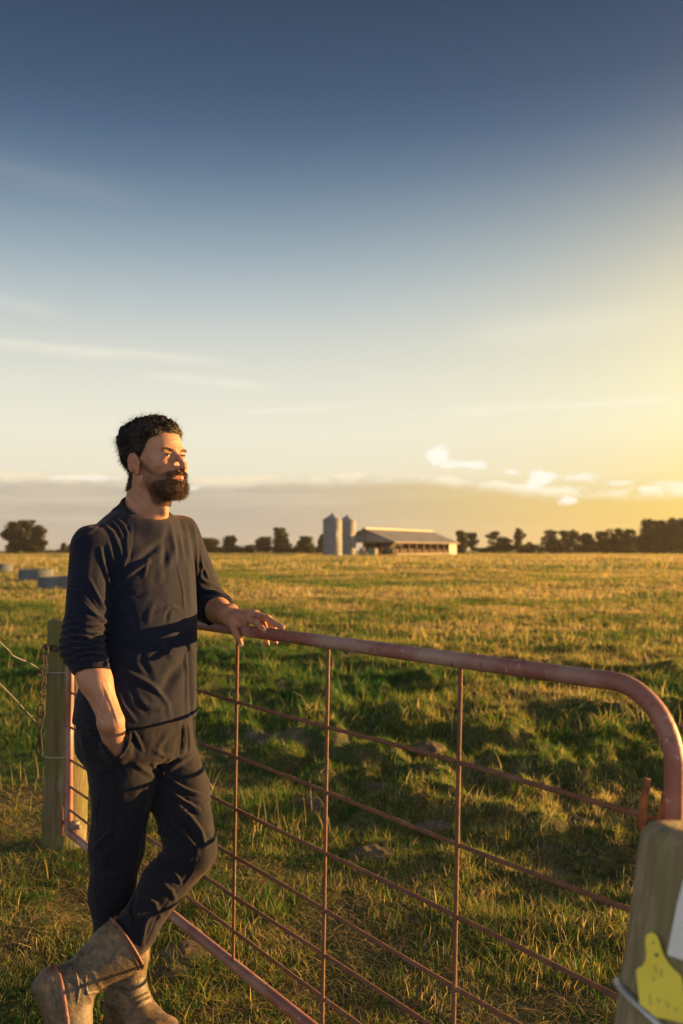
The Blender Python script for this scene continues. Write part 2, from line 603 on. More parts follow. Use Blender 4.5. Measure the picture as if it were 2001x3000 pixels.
def wedge(n, r0, r1, a0=-24, a1=30, p=2.0):
    """random ground points in a sector seen by the camera (a little wider to the sun's side)"""
    u = rng.uniform(0, 1, n)
    r = (r0 ** p + u * (r1 ** p - r0 ** p)) ** (1 / p)
    a = np.radians(rng.uniform(a0, a1, n))
    return r * np.sin(a), r * np.cos(a)


def keep_out(X, Y):
    """trodden or bare spots"""
    bare = fbm(X * 1.1 + 3, Y * 1.1, seed=77, oct=3)
    gd = (X + 1.252) * .834 + (Y - 4.592) * .552
    strip = np.exp(-((gd - .35) / .45) ** 2)                # worn track along the gate
    left = sstep(-X, .9, 1.3) * (1 - sstep(Y, 3.0, 3.4))
    return np.clip(sstep(bare, .52, .66) * .75 + strip * .35 + left * .6, 0, .95)


def field_tint(X, Y, far=0.):
    a = fbm(X * .55, Y * .55, seed=91, oct=3)
    b = fbm(X * .11, Y * .11 * .6, seed=95, oct=3)
    return a, b


def make_grass():
    # tufts: clusters of blades growing from shared centres
    def tufted(n, r0, r1, per, spread, hscale, wid, nseg, name, label, thin=1.0, a0=-24, a1=30, dry=.0, p=2.0):
        X, Y = wedge(n, r0, r1, a0, a1, p)
        k_ = keep_out(X, Y) * thin
        kp = rng.uniform(0, 1, n) > k_
        X, Y = X[kp], Y[kp]
        n2 = len(X)
        cnt = rng.integers(max(1, per // 2), per + 1, n2)
        idx = np.repeat(np.arange(n2), cnt)
        sc = (rng.gamma(3.0, .33, n2) * .8 + .25)
        dens = fbm(X * 2.3, Y * 2.3, seed=51, oct=2)
        sc = sc * (.55 + .9 * dens)
        tt = rng.normal(0, .17, n2)
        a, b = field_tint(X, Y)
        base_t = .22 + (a - .5) * 1.1 + (b - .5) * .8 + dry + tt + .10 * sstep(X, 0, 6) - .16 * sstep(-X, .9, 1.8) * (1 - sstep(Y, 9, 16))
        m = len(idx)
        bx = X[idx] + rng.normal(0, spread, m) * sc[idx]
        by = Y[idx] + rng.normal(0, spread, m) * sc[idx]
        rr_ = np.hypot(bx, by)
        hh = hscale * sc[idx] * rng.uniform(.45, 1.15, m)
        lean = np.clip(rng.gamma(2.2, .34, m), .05, 1.9)
        wd = wid * rng.uniform(.6, 1.3, m)
        # away from feet and posts
        ok = ((bx + .64) ** 2 + (by - 2.93) ** 2 > .008) & (rr_ > 2.0)
        t_ = np.clip(base_t[idx] + rng.normal(0, .10, m) + (rng.uniform(0, 1, m) < .16) * rng.uniform(.2, .5, m), 0, 1)
        return blades(name, bx[ok], by[ok], hh[ok], wd[ok], lean[ok], t_[ok], nseg, label)

    tufted(19000, 2.6, 8.0, 26, .026, .038, .0040, 3, 'grass', 'green and straw tufts of grass growing round the gate and boots', p=1.6, dry=.04)
    tufted(22000, 7.6, 14.5, 18, .040, .066, .0080, 2, 'grass', 'short tussocky grass of the shaded middle paddock', thin=.95, p=1.8, dry=.10)
    tufted(25000, 14., 29.0, 14, .07, .075, .016, 2, 'grass', 'rough evening grass beyond the tussocks', thin=.15, p=1.7, dry=.24)
    tufted(27000, 28., 75.0, 10, .16, .10, .035, 2, 'grass', 'golden evening grass of the far paddock', thin=.1, p=1.6, dry=.40, a0=-22, a1=24)
    tufted(26000, 72., 330.0, 6, .6, .26, .14, 1, 'grass', 'straw coloured grass along the far side of the paddock', thin=.0, p=1.2, dry=.50, a0=-22, a1=23)
    # dead flattened straw near the gate
    n = 42000
    X, Y = wedge(n, 2.7, 6.5, p=1.6)
    kk = keep_out(X, Y)
    ok = rng.uniform(0, 1, n) < kk + .12
    X, Y = X[ok], Y[ok]
    blades('straw_litter', X, Y, rng.uniform(.02, .06, len(X)), rng.uniform(.002, .0035, len(X)), rng.uniform(1.4, 2.6, len(X)),
           rng.uniform(.62, 1.0, len(X)), 2, 'dead flattened straw lying on bare soil near the gate', droop=.32)
    # taller seed stalks, in loose groups
    n = 1500
    gx, gy = wedge(170, 4.4, 34, p=1.3)
    gi = rng.integers(0, 170, n)
    X, Y = gx[gi] + rng.normal(0, .12, n), gy[gi] + rng.normal(0, .12, n)
    r_ = np.hypot(X, Y)
    ex = np.array([[-1.45, 4.2], [-1.30, 4.0], [-1.5, 4.4], [-1.28, 4.35], [-1.6, 3.9], [-1.2, 4.5], [-.3, 4.9], [-.1, 5.3], [-.25, 5.1], [1.0, 6.2], [.9, 6.0]])
    X = np.concatenate([X, ex[:, 0]])
    Y = np.concatenate([Y, ex[:, 1]])
    n = len(X)
    blades('dry_stalks', X, Y, rng.uniform(.10, .26, n), rng.uniform(.004, .007, n) * np.clip(np.hypot(X, Y) / 7, .8, 2.2), rng.uniform(.05, .5, n), rng.uniform(.7, 1, n), 3,
           'thin pale dry seed stalks standing above the grass')


make_grass()

# clods of dug earth
M_clod, q = mat('dry_clay')
v = objc(q)
n1 = noise(q, v, 9, 6, .65)
setb(q, color=q.mix(q.smooth(n1, .35, .65), (.165, .135, .095), (.085, .07, .05)), rough=.97, spec=.1, normal=bump(q, noise(q, v, 45, 6, .7), 1.0, .02))


def clod(cx, cy, rx, ry, rz, seed, label):
    nu, nv_ = 40, 22
    U, V_ = np.meshgrid(np.linspace(0, 2 * np.pi, nu, endpoint=False), np.linspace(0, np.pi * .62, nv_))
    x, y, z = np.sin(V_) * np.cos(U), np.sin(V_) * np.sin(U), np.cos(V_)
    d = .68 + .55 * fbm(x * 2.2 + seed, y * 2.2, z * 2.2, seed=seed, oct=4, gain=.6)
    Pn = np.stack([cx + x * rx * d, cy + y * ry * d, z * rz * d], -1).reshape(-1, 3)
    Pn[:, 2] += gheight(np.array([cx]), np.array([cy]))[0] - rz * .15
    i, j = np.meshgrid(np.arange(nv_ - 1), np.arange(nu), indexing='ij')
    j2 = (j + 1) % nu
    F = np.stack([i * nu + j, (i + 1) * nu + j, (i + 1) * nu + j2, i * nu + j2], -1).reshape(-1, 4)
    o = mesh_np('earth_clod', Pn, F.ravel(), np.arange(len(F)) * 4, M_clod, smooth=True)
    tag(o, label, 'clod', 'pale clods of earth lying in the grass')


def gp(px, py):
    """ground point under a sight line"""
    Z = CAMZ * FPX / (py - HZ)
    return (px - CX) * Z / FPX, Z


for px, py, rx, ry, rz, sd_, lb in [
    (545, 2800, .12, .11, .040, 1, 'rough pale mud clod on the ground between the standing boot and the bottom rail'),
    (500, 2850, .08, .07, .028, 2, 'small crumbling mud clod just right of the standing boot'),
    (1105, 2305, .12, .11, .055, 3, 'round grey clod beyond the gate between the middle and right upright bars'),
    (1570, 2225, .20, .15, .05, 4, 'wide low grey earth hump in the shaded paddock near the right end of the gate'),
    (1690, 2420, .12, .10, .08, 5, 'grey clod in the grass near the rusty latch'),
    (1090, 2500, .12, .10, .05, 6, 'flat clay lump seen through the gate low between middle and right upright bars'),
    (1400, 2345, .13, .11, .06, 7, 'grey earth lump just right of the right upright bar'),
    (1740, 2090, .14, .12, .08, 8, 'pale lump of earth farthest back, below the bend of the top rail'),
    (1250, 2215, .13, .11, .07, 9, 'small grey clod left of the right upright bar, high in the paddock'),
    (1270, 2420, .12, .10, .05, 10, 'low grey clod just left of the right upright bar'),
    (900, 2360, .12, .10, .06, 11, 'grey clod left of the middle upright bar'),
    (1620, 2530, .12, .09, .035, 12, 'flat pale patch of clay near the latch post'),
]:
    x_, y_ = gp(px, py)
    clod(x_, y_, rx, ry, rz, sd_, lb)

# ------------------------------------------------------------------ red pipe gate
M_pipe, q = mat('weathered_red_paint')
v = objc(q)
n1 = noise(q, v, 14, 6, .6)
n2 = noise(q, v, 90, 4, .6)
n3 = noise(q, v, 4, 3, .5)
red = q.mix(q.smooth(n1, .35, .65), (.21, .075, .055), (.27, .12, .095))
chalk = q.mix(q.smooth(n3, .44, .68), red, (.34, .225, .185))
chalk = q.mix(q.m('MULTIPLY', q.smooth(n2, .60, .72), q.smooth(n1, .45, .6)), chalk, (.55, .46, .42))
rust = q.mix(q.smooth(noise(q, v, 25, 5, .7), .60, .72), chalk, (.12, .045, .025))
setb(q, color=rust, rough=.52, spec=.45, normal=bump(q, n2, .4, .003))

M_rust, q = mat('rusty_rod')
v = objc(q)
n1 = noise(q, v, 30, 6, .65)
n2 = noise(q, v, 180, 4, .6)
c = q.mix(q.smooth(n1, .38, .62), (.19, .085, .045), (.13, .065, .042))
c = q.mix(q.smooth(noise(q, v, 12, 4), .55, .7), c, (.22, .12, .075))
c = q.mix(q.smooth(n2, .66, .74), c, (.38, .27, .22))
setb(q, color=c, rough=.75, spec=.35, normal=bump(q, q.m('ADD', n1, n2), .8, .003))
M_orange = simple('orange_rust', (.30, .10, .025), (.14, .05, .02), 30, .85, bumpd=.004)
M_dkiron = simple('dark_iron', (.035, .024, .02), (.055, .032, .025), 40, .8, bumpd=.003)
M_galv = simple('galvanised_steel', (.42, .43, .42), (.55, .56, .55), 30, .45, metal=.7)

G0 = np.array([-1.252, 4.592])
GD = np.array([.552, -.834])
GL = 3.36


def gpt(s, z):
    """point on the gate: s metres from the hinge end, z height; the frame leans a touch along its length"""
    s2 = s - .030 * (1.18 - z)
    p = G0 + GD * s2
    return (p[0], p[1], z)


ztop = lambda s: 1.176 + .0035 * s
zbot = lambda s: .133 - .0234 * s
gate = empty('farm_gate', (*G0, 0), 'long farm gate of red painted pipe with rusty rods, closed behind the man', 'gate')
mb = MB()
path = []
rb = .15
for i in range(25):
    s = .0 + (GL - rb) * i / 24
    path.append(gpt(s, ztop(s)))
path[0] = gpt(.03, ztop(0))
path.insert(0, gpt(.008, ztop(0) - .012))
for i in range(1, 13):
    g = math.pi / 2 * i / 12
    path.append(gpt(GL - rb + rb * math.sin(g), ztop(GL) - rb + rb * math.cos(g)))
for i in range(1, 10):
    path.append(gpt(GL, ztop(GL) - rb - (ztop(GL) - 2 * rb - zbot(GL)) * i / 9))
for i in range(1, 9):
    g = math.pi / 2 * i / 8
    path.append(gpt(GL - rb + rb * math.cos(g), zbot(GL) + rb - rb * math.sin(g)))
for i in range(1, 25):
    s = (GL - rb) * (1 - i / 24)
    path.append(gpt(s, zbot(s)))
path[-1] = gpt(.03, zbot(0))
path.append(gpt(.008, zbot(0) + .012))
mb.tube(path, .0185, 20, closed=True)
mb.build('frame', M_pipe, gate)
fr = [.0995, .207, .322, .468, .621, .787]
for f in fr:
    mb = MB()
    pts = []
    for i in range(60):
        s = .01 + (GL - .02) * i / 59
        zb = zbot(s) + (ztop(s) - zbot(s)) * f
        pts.append(gpt(s, zb + .0025 * math.sin(s * 4.1 + f * 20)))
    mb.tube(pts, .0058, 8, wob=.06)
    mb.build('rail', M_rust, gate)
for i, s in enumerate([.53, 1.10, 1.665, 2.203, 2.762]):
    mb = MB()
    pts = []
    for j in range(30):
        z = zbot(s) + (ztop(s) - zbot(s)) * j / 29
        p = gpt(s, z)
        pts.append((p[0] - .011 * .834 * 0 + .0, p[1] - .0108, z))
    mb.tube(pts, .0053, 8, wob=.05)
    mb.build('bar', M_rust, gate)
M_hinge = simple('worn_hinge', (.20, .17, .15), (.12, .07, .05), 40, .6, metal=.3, bumpd=.002)
# hinge eye and strap at the lower hinge
mb = MB()
hx, hy, hz = gpt(.0, .165)
mb.lathe((hx + .035, hy - .02, hz - .03), [(0, -.0), (.021, 0), (.023, .004), (.023, .046), (.021, .05), (0, .05)], 20)
mb.tube([(hx - .07, hy + .12, hz), (hx + .03, hy, hz), (hx + .065, hy - .05, hz)], .011, 10)
mb.build('hinge', M_hinge, gate)
mb = MB()
mb.box((hx - .045, hy + .06, hz), (.012, .05, .13), rz=.4, bev=.003)
mb.build('hinge_strap', M_rust, gate)
mb = MB()
lp_ = [(1896, 2282), (1890, 2320), (1884, 2360), (1879, 2395), (1882, 2422), (1895, 2440), (1913, 2440), (1928, 2425), (1937, 2400), (1944, 2365), (1950, 2330)]
mb.tube([Vector(P3(x_, y_, 1.80)) for x_, y_ in lp_], .0072, 10)
mb.build('latch_loop', M_orange, gate)

# ------------------------------------------------------------------ wooden posts
M_post, q = mat('weathered_post_wood')
v = objc(q, 1, 1, .06)
g1 = noise(q, v, 60, 6, .6, .4)
v2 = objc(q)
g2 = noise(q, v2, 6, 4, .6)
v4 = objc(q, 1, 1, .2)
g3 = noise(q, v4, 14, 4, .6)
c = q.mix(q.smooth(g1, .3, .7), (.22, .175, .10), (.38, .305, .19))
c = q.mix(q.m('MULTIPLY', q.smooth(g3, .45, .65), .6), c, (.19, .185, .075))
c = q.mix(q.m('MULTIPLY', q.smooth(g2, .56, .72), .7), c, (.34, .32, .26))
setb(q, color=c, rough=.92, spec=.15, normal=bump(q, g1, .9, .012))


M_post2, q = mat('mossy_post_wood')
v = objc(q, 1, 1, .08)
g1 = noise(q, v, 50, 6, .6, .4)
v2 = objc(q)
c = q.mix(q.smooth(g1, .3, .7), (.10, .083, .044), (.19, .155, .085))
c = q.mix(q.m('MULTIPLY', q.smooth(noise(q, v2, 5, 4), .42, .6), .7), c, (.12, .13, .035))
c = q.mix(q.m('MULTIPLY', q.smooth(noise(q, objc(q, 1, 1, .3), 16, 5), .56, .7), .6), c, (.24, .23, .18))
setb(q, color=c, rough=.92, spec=.15, normal=bump(q, g1, .9, .012))


def round_post(name, base, topc, r, label, matl=None, seed=1, chamfer=.012):
    e = empty(name, base, label, 'post')
    nz, ns = 90, 56
    V = []
    b, t = Vector(base), Vector(topc)
    ax = (t - b)
    H = ax.length
    w = ax.normalized()
    u = w.cross(Vector((0, 1, 0))).normalized()
    vv = w.cross(u)
    crack = [(random.Random(seed + i).uniform(0, 6.28), random.Random(seed + 9 + i).uniform(.002, .006)) for i in range(7)]
    rows = []
    for i in range(nz + 1):
        h_ = -0.25 + (H + .25) * i / nz
        rows.append((h_, 1.0))
    rows += [(H + chamfer * .7, 1 - chamfer * .5 / r), (H + chamfer, 1 - chamfer * 1.5 / r), (H + chamfer * 1.05, .5), (H + chamfer * 1.08, .02)]
    for h_, k_ in rows:
        for j in range(ns):
            g = 2 * math.pi * j / ns
            rr = r * (1 + .018 * math.sin(3 * g + h_ * 2 + seed) + .012 * math.sin(5 * g - h_ * 5))
            for cg, cd in crack:
                dd = (g - cg - .05 * math.sin(h_ * 4 + cg) + math.pi) % (2 * math.pi) - math.pi
                rr -= cd * math.exp(-(dd / .05) ** 2) * (0.4 + .6 * math.sin(h_ * 3 + cg) ** 2)
            rr *= k_
            V.append(b + w * h_ + u * (math.cos(g) * rr) + vv * (math.sin(g) * rr))
    F = []
    for i in range(len(rows) - 1):
        for j in range(ns):
            F.append((i * ns + j, i * ns + (j + 1) % ns, (i + 1) * ns + (j + 1) % ns, (i + 1) * ns + j))
    mb = MB()
    mb.add(V, F)
    mb.build('post_body', matl or M_post, e)
    return e


lp_b, lp_t = (-1.356, 4.86, 0), (-1.323, 4.86, 1.085)
post1 = round_post('gate_post', lp_b, lp_t, .107, 'thick mossy round strainer post behind the man at the hinge end of the gate', matl=M_post2, seed=3)
# fence wire tied round the hinge post
for zc_, r_ in ((.86, .111), (.455, .1115)):
    mb = MB()
    cxp = lp_b[0] + .03 * zc_
    mb.tube([(cxp + r_ * math.cos(a_), lp_b[1] + r_ * math.sin(a_), zc_ + .01 * math.sin(a_ * 1 + .6)) for a_ in np.linspace(0, 2 * math.pi, 41)[:-1]], .0019, 6, closed=True)
    mb.build('wire_tie', M_galv, post1)
M_wire = simple('fence_wire', (.13, .14, .14), (.18, .19, .18), 30, .5, metal=.3)
for pts_, lb in (([(124, 1980, 4.80), (112, 1958, 4.72), (80, 1940, 4.5), (40, 1922, 4.25), (28, 1908, 4.1), (0, 1882, 3.9), (-60, 1822, 3.6), (-160, 1770, 3.2)], 'upper slack plain fence wire running from the hinge post out of the left edge'),
                 ([(127, 2142, 4.80), (100, 2110, 4.7), (60, 2066, 4.45), (30, 2034, 4.25), (0, 2004, 4.1), (-60, 1940, 3.7), (-200, 1830, 3.1)], 'lower taut plain fence wire running from the hinge post out of the left edge')):
    mb = MB()
    P_ = [Vector(P3(*p)) for p in pts_]
    sm = []
    for i in range(len(P_) - 1):
        a_, b_ = P_[max(i - 1, 0)], P_[i]
        c_, d_ = P_[i + 1], P_[min(i + 2, len(P_) - 1)]
        for t in np.linspace(0, 1, 7)[:-1]:
            sm.append(.5 * ((2 * b_) + (c_ - a_) * t + (2 * a_ - 5 * b_ + 4 * c_ - d_) * t * t + (3 * b_ - a_ - 3 * c_ + d_) * t ** 3))
    sm.append(P_[-1])
    mb.tube(sm, .0034, 6)
    w = mb.build('fence_wire', M_wire)
    tag(w, lb, 'wire', 'fence wires tied to the hinge post')


# rusty chain hung on the post
def chain_link(mb, c, axis, side, L, Wd, r):
    axis, side = Vector(axis).normalized(), Vector(side)
    side = (side - axis * side.dot(axis)).normalized()
    pts = []
    h_ = (L - Wd) / 2
    for i in range(8):
        g = math.pi * i / 7
        pts.append(Vector(c) + axis * (h_ + math.sin(g) * Wd / 2) + side * (math.cos(g) * Wd / 2))
    for i in range(8):
        g = math.pi + math.pi * i / 7
        pts.append(Vector(c) + axis * (-h_ + math.sin(g) * Wd / 2) + side * (math.cos(g) * Wd / 2))
    mb.tube(pts, r, 8, closed=True)


chain = empty('chain', (-1.42, 4.72, .96), 'dark rusty chain looped round the mossy hinge post, hanging with a long hook', 'chain')
zc = .965
n = 20
for i in range(n):
    a_ = 2 * math.pi * i / n + .2
    cxp = lp_b[0] + .03 * zc
    r_ = .116
    c_ = (cxp + r_ * math.cos(a_), lp_b[1] + r_ * math.sin(a_), zc + .006 * math.sin(a_ * 2))
    mb = MB()
    tang = (-math.sin(a_), math.cos(a_), 0)
    sd_ = (0, 0, 1) if i % 2 else (math.cos(a_), math.sin(a_), 0)
    chain_link(mb, c_, tang, sd_, .044, .024, .0036)
    mb.build('link', M_dkiron, chain)
hang = [(133, 1905), (131, 1930), (129, 1952), (128, 1972), (126, 1992), (126, 2010), (125, 2028), (124, 2047)]
for i, (px, py) in enumerate(hang):
    mb = MB()
    c_ = P3(px, py, 4.70)
    ang_ = (1, 0, 0) if i % 2 == 0 else (.25, 1, 0)
    chain_link(mb, c_, (.05, 0, 1), ang_, .044, .024, .0036)
    mb.build('link', M_dkiron, chain)
mb = MB()
chain_link(mb, P3(121, 2082, 4.69), (-.05, 0, 1), (1, .1, 0), .062, .028, .0038)
hk = [(123, 2066), (129, 2080), (130, 2092), (124, 2110), (119, 2140), (112, 2170), (108, 2195), (110, 2210), (116, 2214), (122, 2206), (123, 2190), (120, 2165), (118, 2142)]
P_ = [Vector(P3(*p, 4.68)) for p in hk]
mb.tube(P_, .0046, 8)
mb.build('hook', M_dkiron, chain)

# near latch post with the ear tag and the white plate
Zr = 1.42
rp_r = .096
tp = P3(2082, 2478, Zr)
bt_dir = P3(2016, 3000, Zr - .02)
dv = (bt_dir - tp)
tt = (0 - tp[2]) / dv[2]
bp = tp + dv * tt
post2 = round_post('latch_post', tuple(bp), tuple(tp), rp_r, 'near blurred wooden latch post leaning at the right edge of the picture', seed=8, chamfer=.02)
axp = Vector(tp - bp).normalized()


def on_post(px, py, lift=0.0):
    """where a sight line meets the near post's surface (radius + lift)"""
    o_ = Vector((0, 0, CAMZ))
    d_ = (Vector(P3(px, py, 1.0)) - o_).normalized()
    b_ = Vector(bp)
    w_ = o_ - b_
    d2 = d_ - axp * d_.dot(axp)
    w2 = w_ - axp * w_.dot(axp)
    a_, b2, c_ = d2.dot(d2), 2 * d2.dot(w2), w2.dot(w2) - (rp_r + lift) ** 2
    disc = b2 * b2 - 4 * a_ * c_
    if disc < 0:
        return None
    return o_ + d_ * ((-b2 - math.sqrt(disc)) / (2 * a_))


M_tag = simple('yellow_plastic', (.78, .64, .05), (.82, .70, .07), 12, .45)
M_white = simple('white_board', (.62, .63, .62), (.66, .67, .66), 8, .5)
M_ink = simple('faded_ink', (.36, .30, .08), (.42, .36, .09), 40, .7)
M_hole = simple('dark_hole', (.06, .05, .03), (.05, .05, .04), 20, .6)


def slab(name, outline, centre_px, matl, th, parent=None, lift=.004, plane=None):
    """flat plate of a given outline, fixed to the near side of the post"""
    if plane is None:
        pc = on_post(*centre_px, lift)
        n_ = (pc - Vector(bp))
        n_ = (n_ - axp * n_.dot(axp)).normalized()
        plane = (pc, n_)
    pc, n_ = plane
    V = []
    for px, py in outline:
        o_ = Vector((0, 0, CAMZ))
        d_ = Vector(P3(px, py, 1.0)) - o_
        t_ = (pc - o_).dot(n_) / d_.dot(n_)
        V.append(o_ + d_ * t_)
    m = len(V)
    VV = [p + n_ * th for p in V] + [p for p in V]
    F = [tuple(range(m)), tuple(range(2 * m - 1, m - 1, -1))] + [(i, m + i, m + (i + 1) % m, (i + 1) % m) for i in range(m)]
    mb = MB()
    mb.add(VV, F, smooth=False)
    return mb.build(name, matl, parent), plane


def arc(c, r, a0, a1, n=8):
    return [(c[0] + r * math.cos(R(a_)), c[1] + r * math.sin(R(a_))) for a_ in np.linspace(a0, a1, n)]


tag_out = [(1878, 2956), (1866, 2850), (1868, 2838), (1885, 2828), (1894, 2812), (1896, 2790), (1893, 2765)] + \
          [(1893, 2748), (1897, 2738), (1906, 2732), (1917, 2733), (1926, 2742), (1933, 2757)] + \
          [(1938, 2775), (1946, 2797), (1958, 2820), (1976, 2840), (1994, 2856), (2000, 2870), (2004, 2900), (2018, 2990), (2014, 2996), (2004, 2997)] + \
          [(1950, 2984), (1896, 2976), (1884, 2972)]
otag = empty('ear_tag', on_post(1935, 2870, .004), 'yellow plastic cattle ear tag nailed to the near latch post', 'ear tag')
_, pl_ = slab('tag_plate', tag_out, (1935, 2870), M_tag, .0022, otag, .003)
pl2 = (pl_[0] + pl_[1] * .0024, pl_[1])
slab('rivet_hole', [(1924 + 5 * math.cos(a_), 2798 + 6 * math.sin(a_)) for a_ in np.linspace(0, 6.28, 15)[:-1]][::-1], None, M_hole, .0006, otag, plane=pl2)
slab('nail_hole', [(1914 + 4 * math.cos(a_), 2762 + 5 * math.sin(a_)) for a_ in np.linspace(0, 6.28, 13)[:-1]][::-1], None, M_ink, .0005, otag, plane=pl2)


def stroke(pts_, w=1.6):
    """outline of a pen stroke from a pixel polyline"""
    L_, R_ = [], []
    for i, p in enumerate(pts_):
        a_ = pts_[max(i - 1, 0)]
        b_ = pts_[min(i + 1, len(pts_) - 1)]
        dx_, dy_ = b_[0] - a_[0], b_[1] - a_[1]
        l_ = math.hypot(dx_, dy_) or 1
        L_.append((p[0] - dy_ / l_ * w, p[1] + dx_ / l_ * w))
        R_.append((p[0] + dy_ / l_ * w, p[1] - dx_ / l_ * w))
    return L_ + R_[::-1]


marks = [[(1915, 2826), (1921, 2830), (1918, 2838), (1924, 2842), (1920, 2850)], [(1912, 2860), (1920, 2868), (1912, 2872)],
         [(1940, 2840), (1935, 2852), (1942, 2862)], [(1904, 2912), (1906, 2945)], [(1924, 2925), (1934, 2930), (1926, 2938)],
         [(1950, 2935), (1960, 2946), (1957, 2955)], [(1974, 2950), (1984, 2962)]]
for mk in marks:
    slab('faded_mark', stroke(mk)[::-1], None, M_ink, .0004, otag, plane=pl2)
wp, _ = slab('plate', [(2003, 2576), (1984, 2650), (1956, 2790), (1960, 2798), (2003, 2812), (2120, 2845), (2150, 2600)][::-1], (2035, 2700), M_white, .003, None, .003)
wp.name = 'white_plate'
tag(wp, 'plain white plate fixed to the near latch post above the ear tag', 'plate')
# galvanised strap round the near post
mb = MB()
c0 = Vector(bp) + axp * ((P3(1830, 2960, Zr)[2] - bp[2]) / axp.z)
u_ = axp.cross(Vector((0, 1, 0))).normalized()
v_ = axp.cross(u_)
ring = []
for a_ in np.linspace(0, 2 * math.pi, 49)[:-1]:
    ring.append(c0 + u_ * (math.cos(a_) * (rp_r + .006)) + v_ * (math.sin(a_) * (rp_r + .006)) + axp * (.055 * math.cos(a_) - .03))
mb.tube(ring, .0055, 10, closed=True)
mb.build('wire_loop', M_galv, post2)
# ------------------------------------------------------------------ silos
M_silo, q = mat('galvanised_silo')
v = objc(q)
wv = q.new('ShaderNodeTexWave', {'Vector': v, 'Scale': 2.2, 'Distortion': 0.0}, wave_type='BANDS', bands_direction='Z').outputs['Fac']
c = q.mix(q.smooth(noise(q, v, 1.2), .35, .65), (.13, .14, .145), (.17, .175, .175))
setb(q, color=c, rough=.7, metal=.1, normal=bump(q, wv, .3, .02))
M_roofm = simple('silo_roof_steel', (.17, .20, .24), (.14, .165, .20), 3, .7, metal=.1)


def silo(cx, cy, r, he, ht, label):
    e = empty('grain_silo', (cx, cy, 0), label, 'silo', 'pair of silos beside the barn')
    mb = MB()
    prof = [(r * 1.02, -.3), (r * 1.02, .35), (r, .4)]
    n_ = 9
    for i in range(n_):
        z0, z1 = .4 + (he - .4) * i / n_, .4 + (he - .4) * (i + 1) / n_
        prof += [(r, z0 + .02), (r, z1 - .06), (r * 1.004, z1 - .04), (r * 1.004, z1)]
    mb.lathe((cx, cy, 0), prof, 48)
    mb.build('drum', M_silo, e)
    mb = MB()
    mb.lathe((cx, cy, 0), [(r * 1.04, he - .03), (r * 1.04, he + .03), (r * .16, ht - .22), (r * .16, ht - .05), (r * .2, ht - .04), (.05, ht + .08), (0, ht + .08)], 48)
    mb.build('cone_roof', M_roofm, e)
    mb = MB()
    a_ = R(-60)
    lx, ly = cx + (r + .12) * math.cos(a_), cy + (r + .12) * math.sin(a_)
    tx, ty = -math.sin(a_) * .22, math.cos(a_) * .22
    for s_ in (-1, 1):
        mb.tube([(lx + tx * s_, ly + ty * s_, .2), (lx + tx * s_, ly + ty * s_, he + .3)], .03, 6)
    for i in range(26):
        z = .4 + i * .32
        mb.tube([(lx - tx, ly - ty, z), (lx + tx, ly + ty, z)], .018, 5)
    mb.build('ladder', M_galv, e)
    return e


silo((974 - CX) * 232 / FPX, 232, 2.22, 8.35, 9.85, 'front wide galvanised silo with cone roof, left of the barn')
silo((1017 - CX) * 246 / FPX, 246, 2.2, 8.5, 9.95, 'rear galvanised silo half hidden behind the front one, touching the barn')

# ------------------------------------------------------------------ barn
BC = np.array([12.8, 245.0])
BL = np.array([.447, .894])
BW = np.array([-.894, .447])
LEN, WID, EAVE, RIDGE = 45.0, 15.5, 3.5, 6.5
M_tin = simple('corrugated_roof', (.15, .165, .19), (.12, .135, .16), .3, .85, metal=.0, spec=.15)
M_timber = simple('barn_timber', (.22, .15, .09), (.14, .10, .065), 1.5, .9)
M_conc = simple('concrete', (.22, .18, .13), (.17, .14, .10), 1.2, .9)
M_cream = simple('cream_cladding', (.45, .38, .27), (.38, .32, .22), .5, .7)
M_greyc = simple('grey_cladding', (.20, .205, .21), (.16, .165, .17), .5, .7)


def bpt(l, w, z):
    p = BC + BL * l + BW * w
    return (p[0], p[1], z)


barn = empty('barn', (*BC, 0), 'long open sided feed barn with a grey tin gable roof beside the silos', 'barn')


def obox(mb, l0, l1, w0, w1, z0, z1):
    V = [bpt(l, w, z) for z in (z0, z1) for l, w in ((l0, w0), (l1, w0), (l1, w1), (l0, w1))]
    F = [(0, 3, 2, 1), (4, 5, 6, 7), (0, 1, 5, 4), (1, 2, 6, 5), (2, 3, 7, 6), (3, 0, 4, 7)]
    mb.add(V, F, smooth=False)


def roofslab(mb, w0, z0, w1, z1, l0=-.8, l1=LEN + .8, th=.12):
    V = [bpt(l, w, z + d) for d in (0, th) for l, w, z in ((l0, w0, z0), (l1, w0, z0), (l1, w1, z1), (l0, w1, z1))]
    F = [(0, 3, 2, 1), (4, 5, 6, 7), (0, 1, 5, 4), (1, 2, 6, 5), (2, 3, 7, 6), (3, 0, 4, 7)]
    mb.add(V, F, smooth=False)


for sgn in (0, 1):
    mb = MB()
    if sgn == 0:
        roofslab(mb, -.7, EAVE - .25, WID / 2, RIDGE)
    else:
        roofslab(mb, WID / 2, RIDGE, WID + .7, EAVE - .25)
    mb.build('roof', M_tin, barn)
mb = MB()
obox(mb, -.6, LEN + .6, WID / 2 - .45, WID / 2 + .45, RIDGE + .05, RIDGE + .42)
mb.build('ridge_vent', M_cream, barn)
mb = MB()
obox(mb, -.85, LEN + .85, -.85, -.70, EAVE - .45, EAVE - .1)
mb.build('gutter', M_conc, barn)
mb = MB()
mb.add([bpt(0, .2, EAVE), bpt(0, WID - .2, EAVE), bpt(0, WID / 2, RIDGE - .1), bpt(.1, .2, EAVE), bpt(.1, WID - .2, EAVE), bpt(.1, WID / 2, RIDGE - .1)],
       [(0, 2, 1), (3, 4, 5), (0, 1, 4, 3), (1, 2, 5, 4), (2, 0, 3, 5)], smooth=False)
mb.build('gable', M_greyc, barn)
mb = MB()
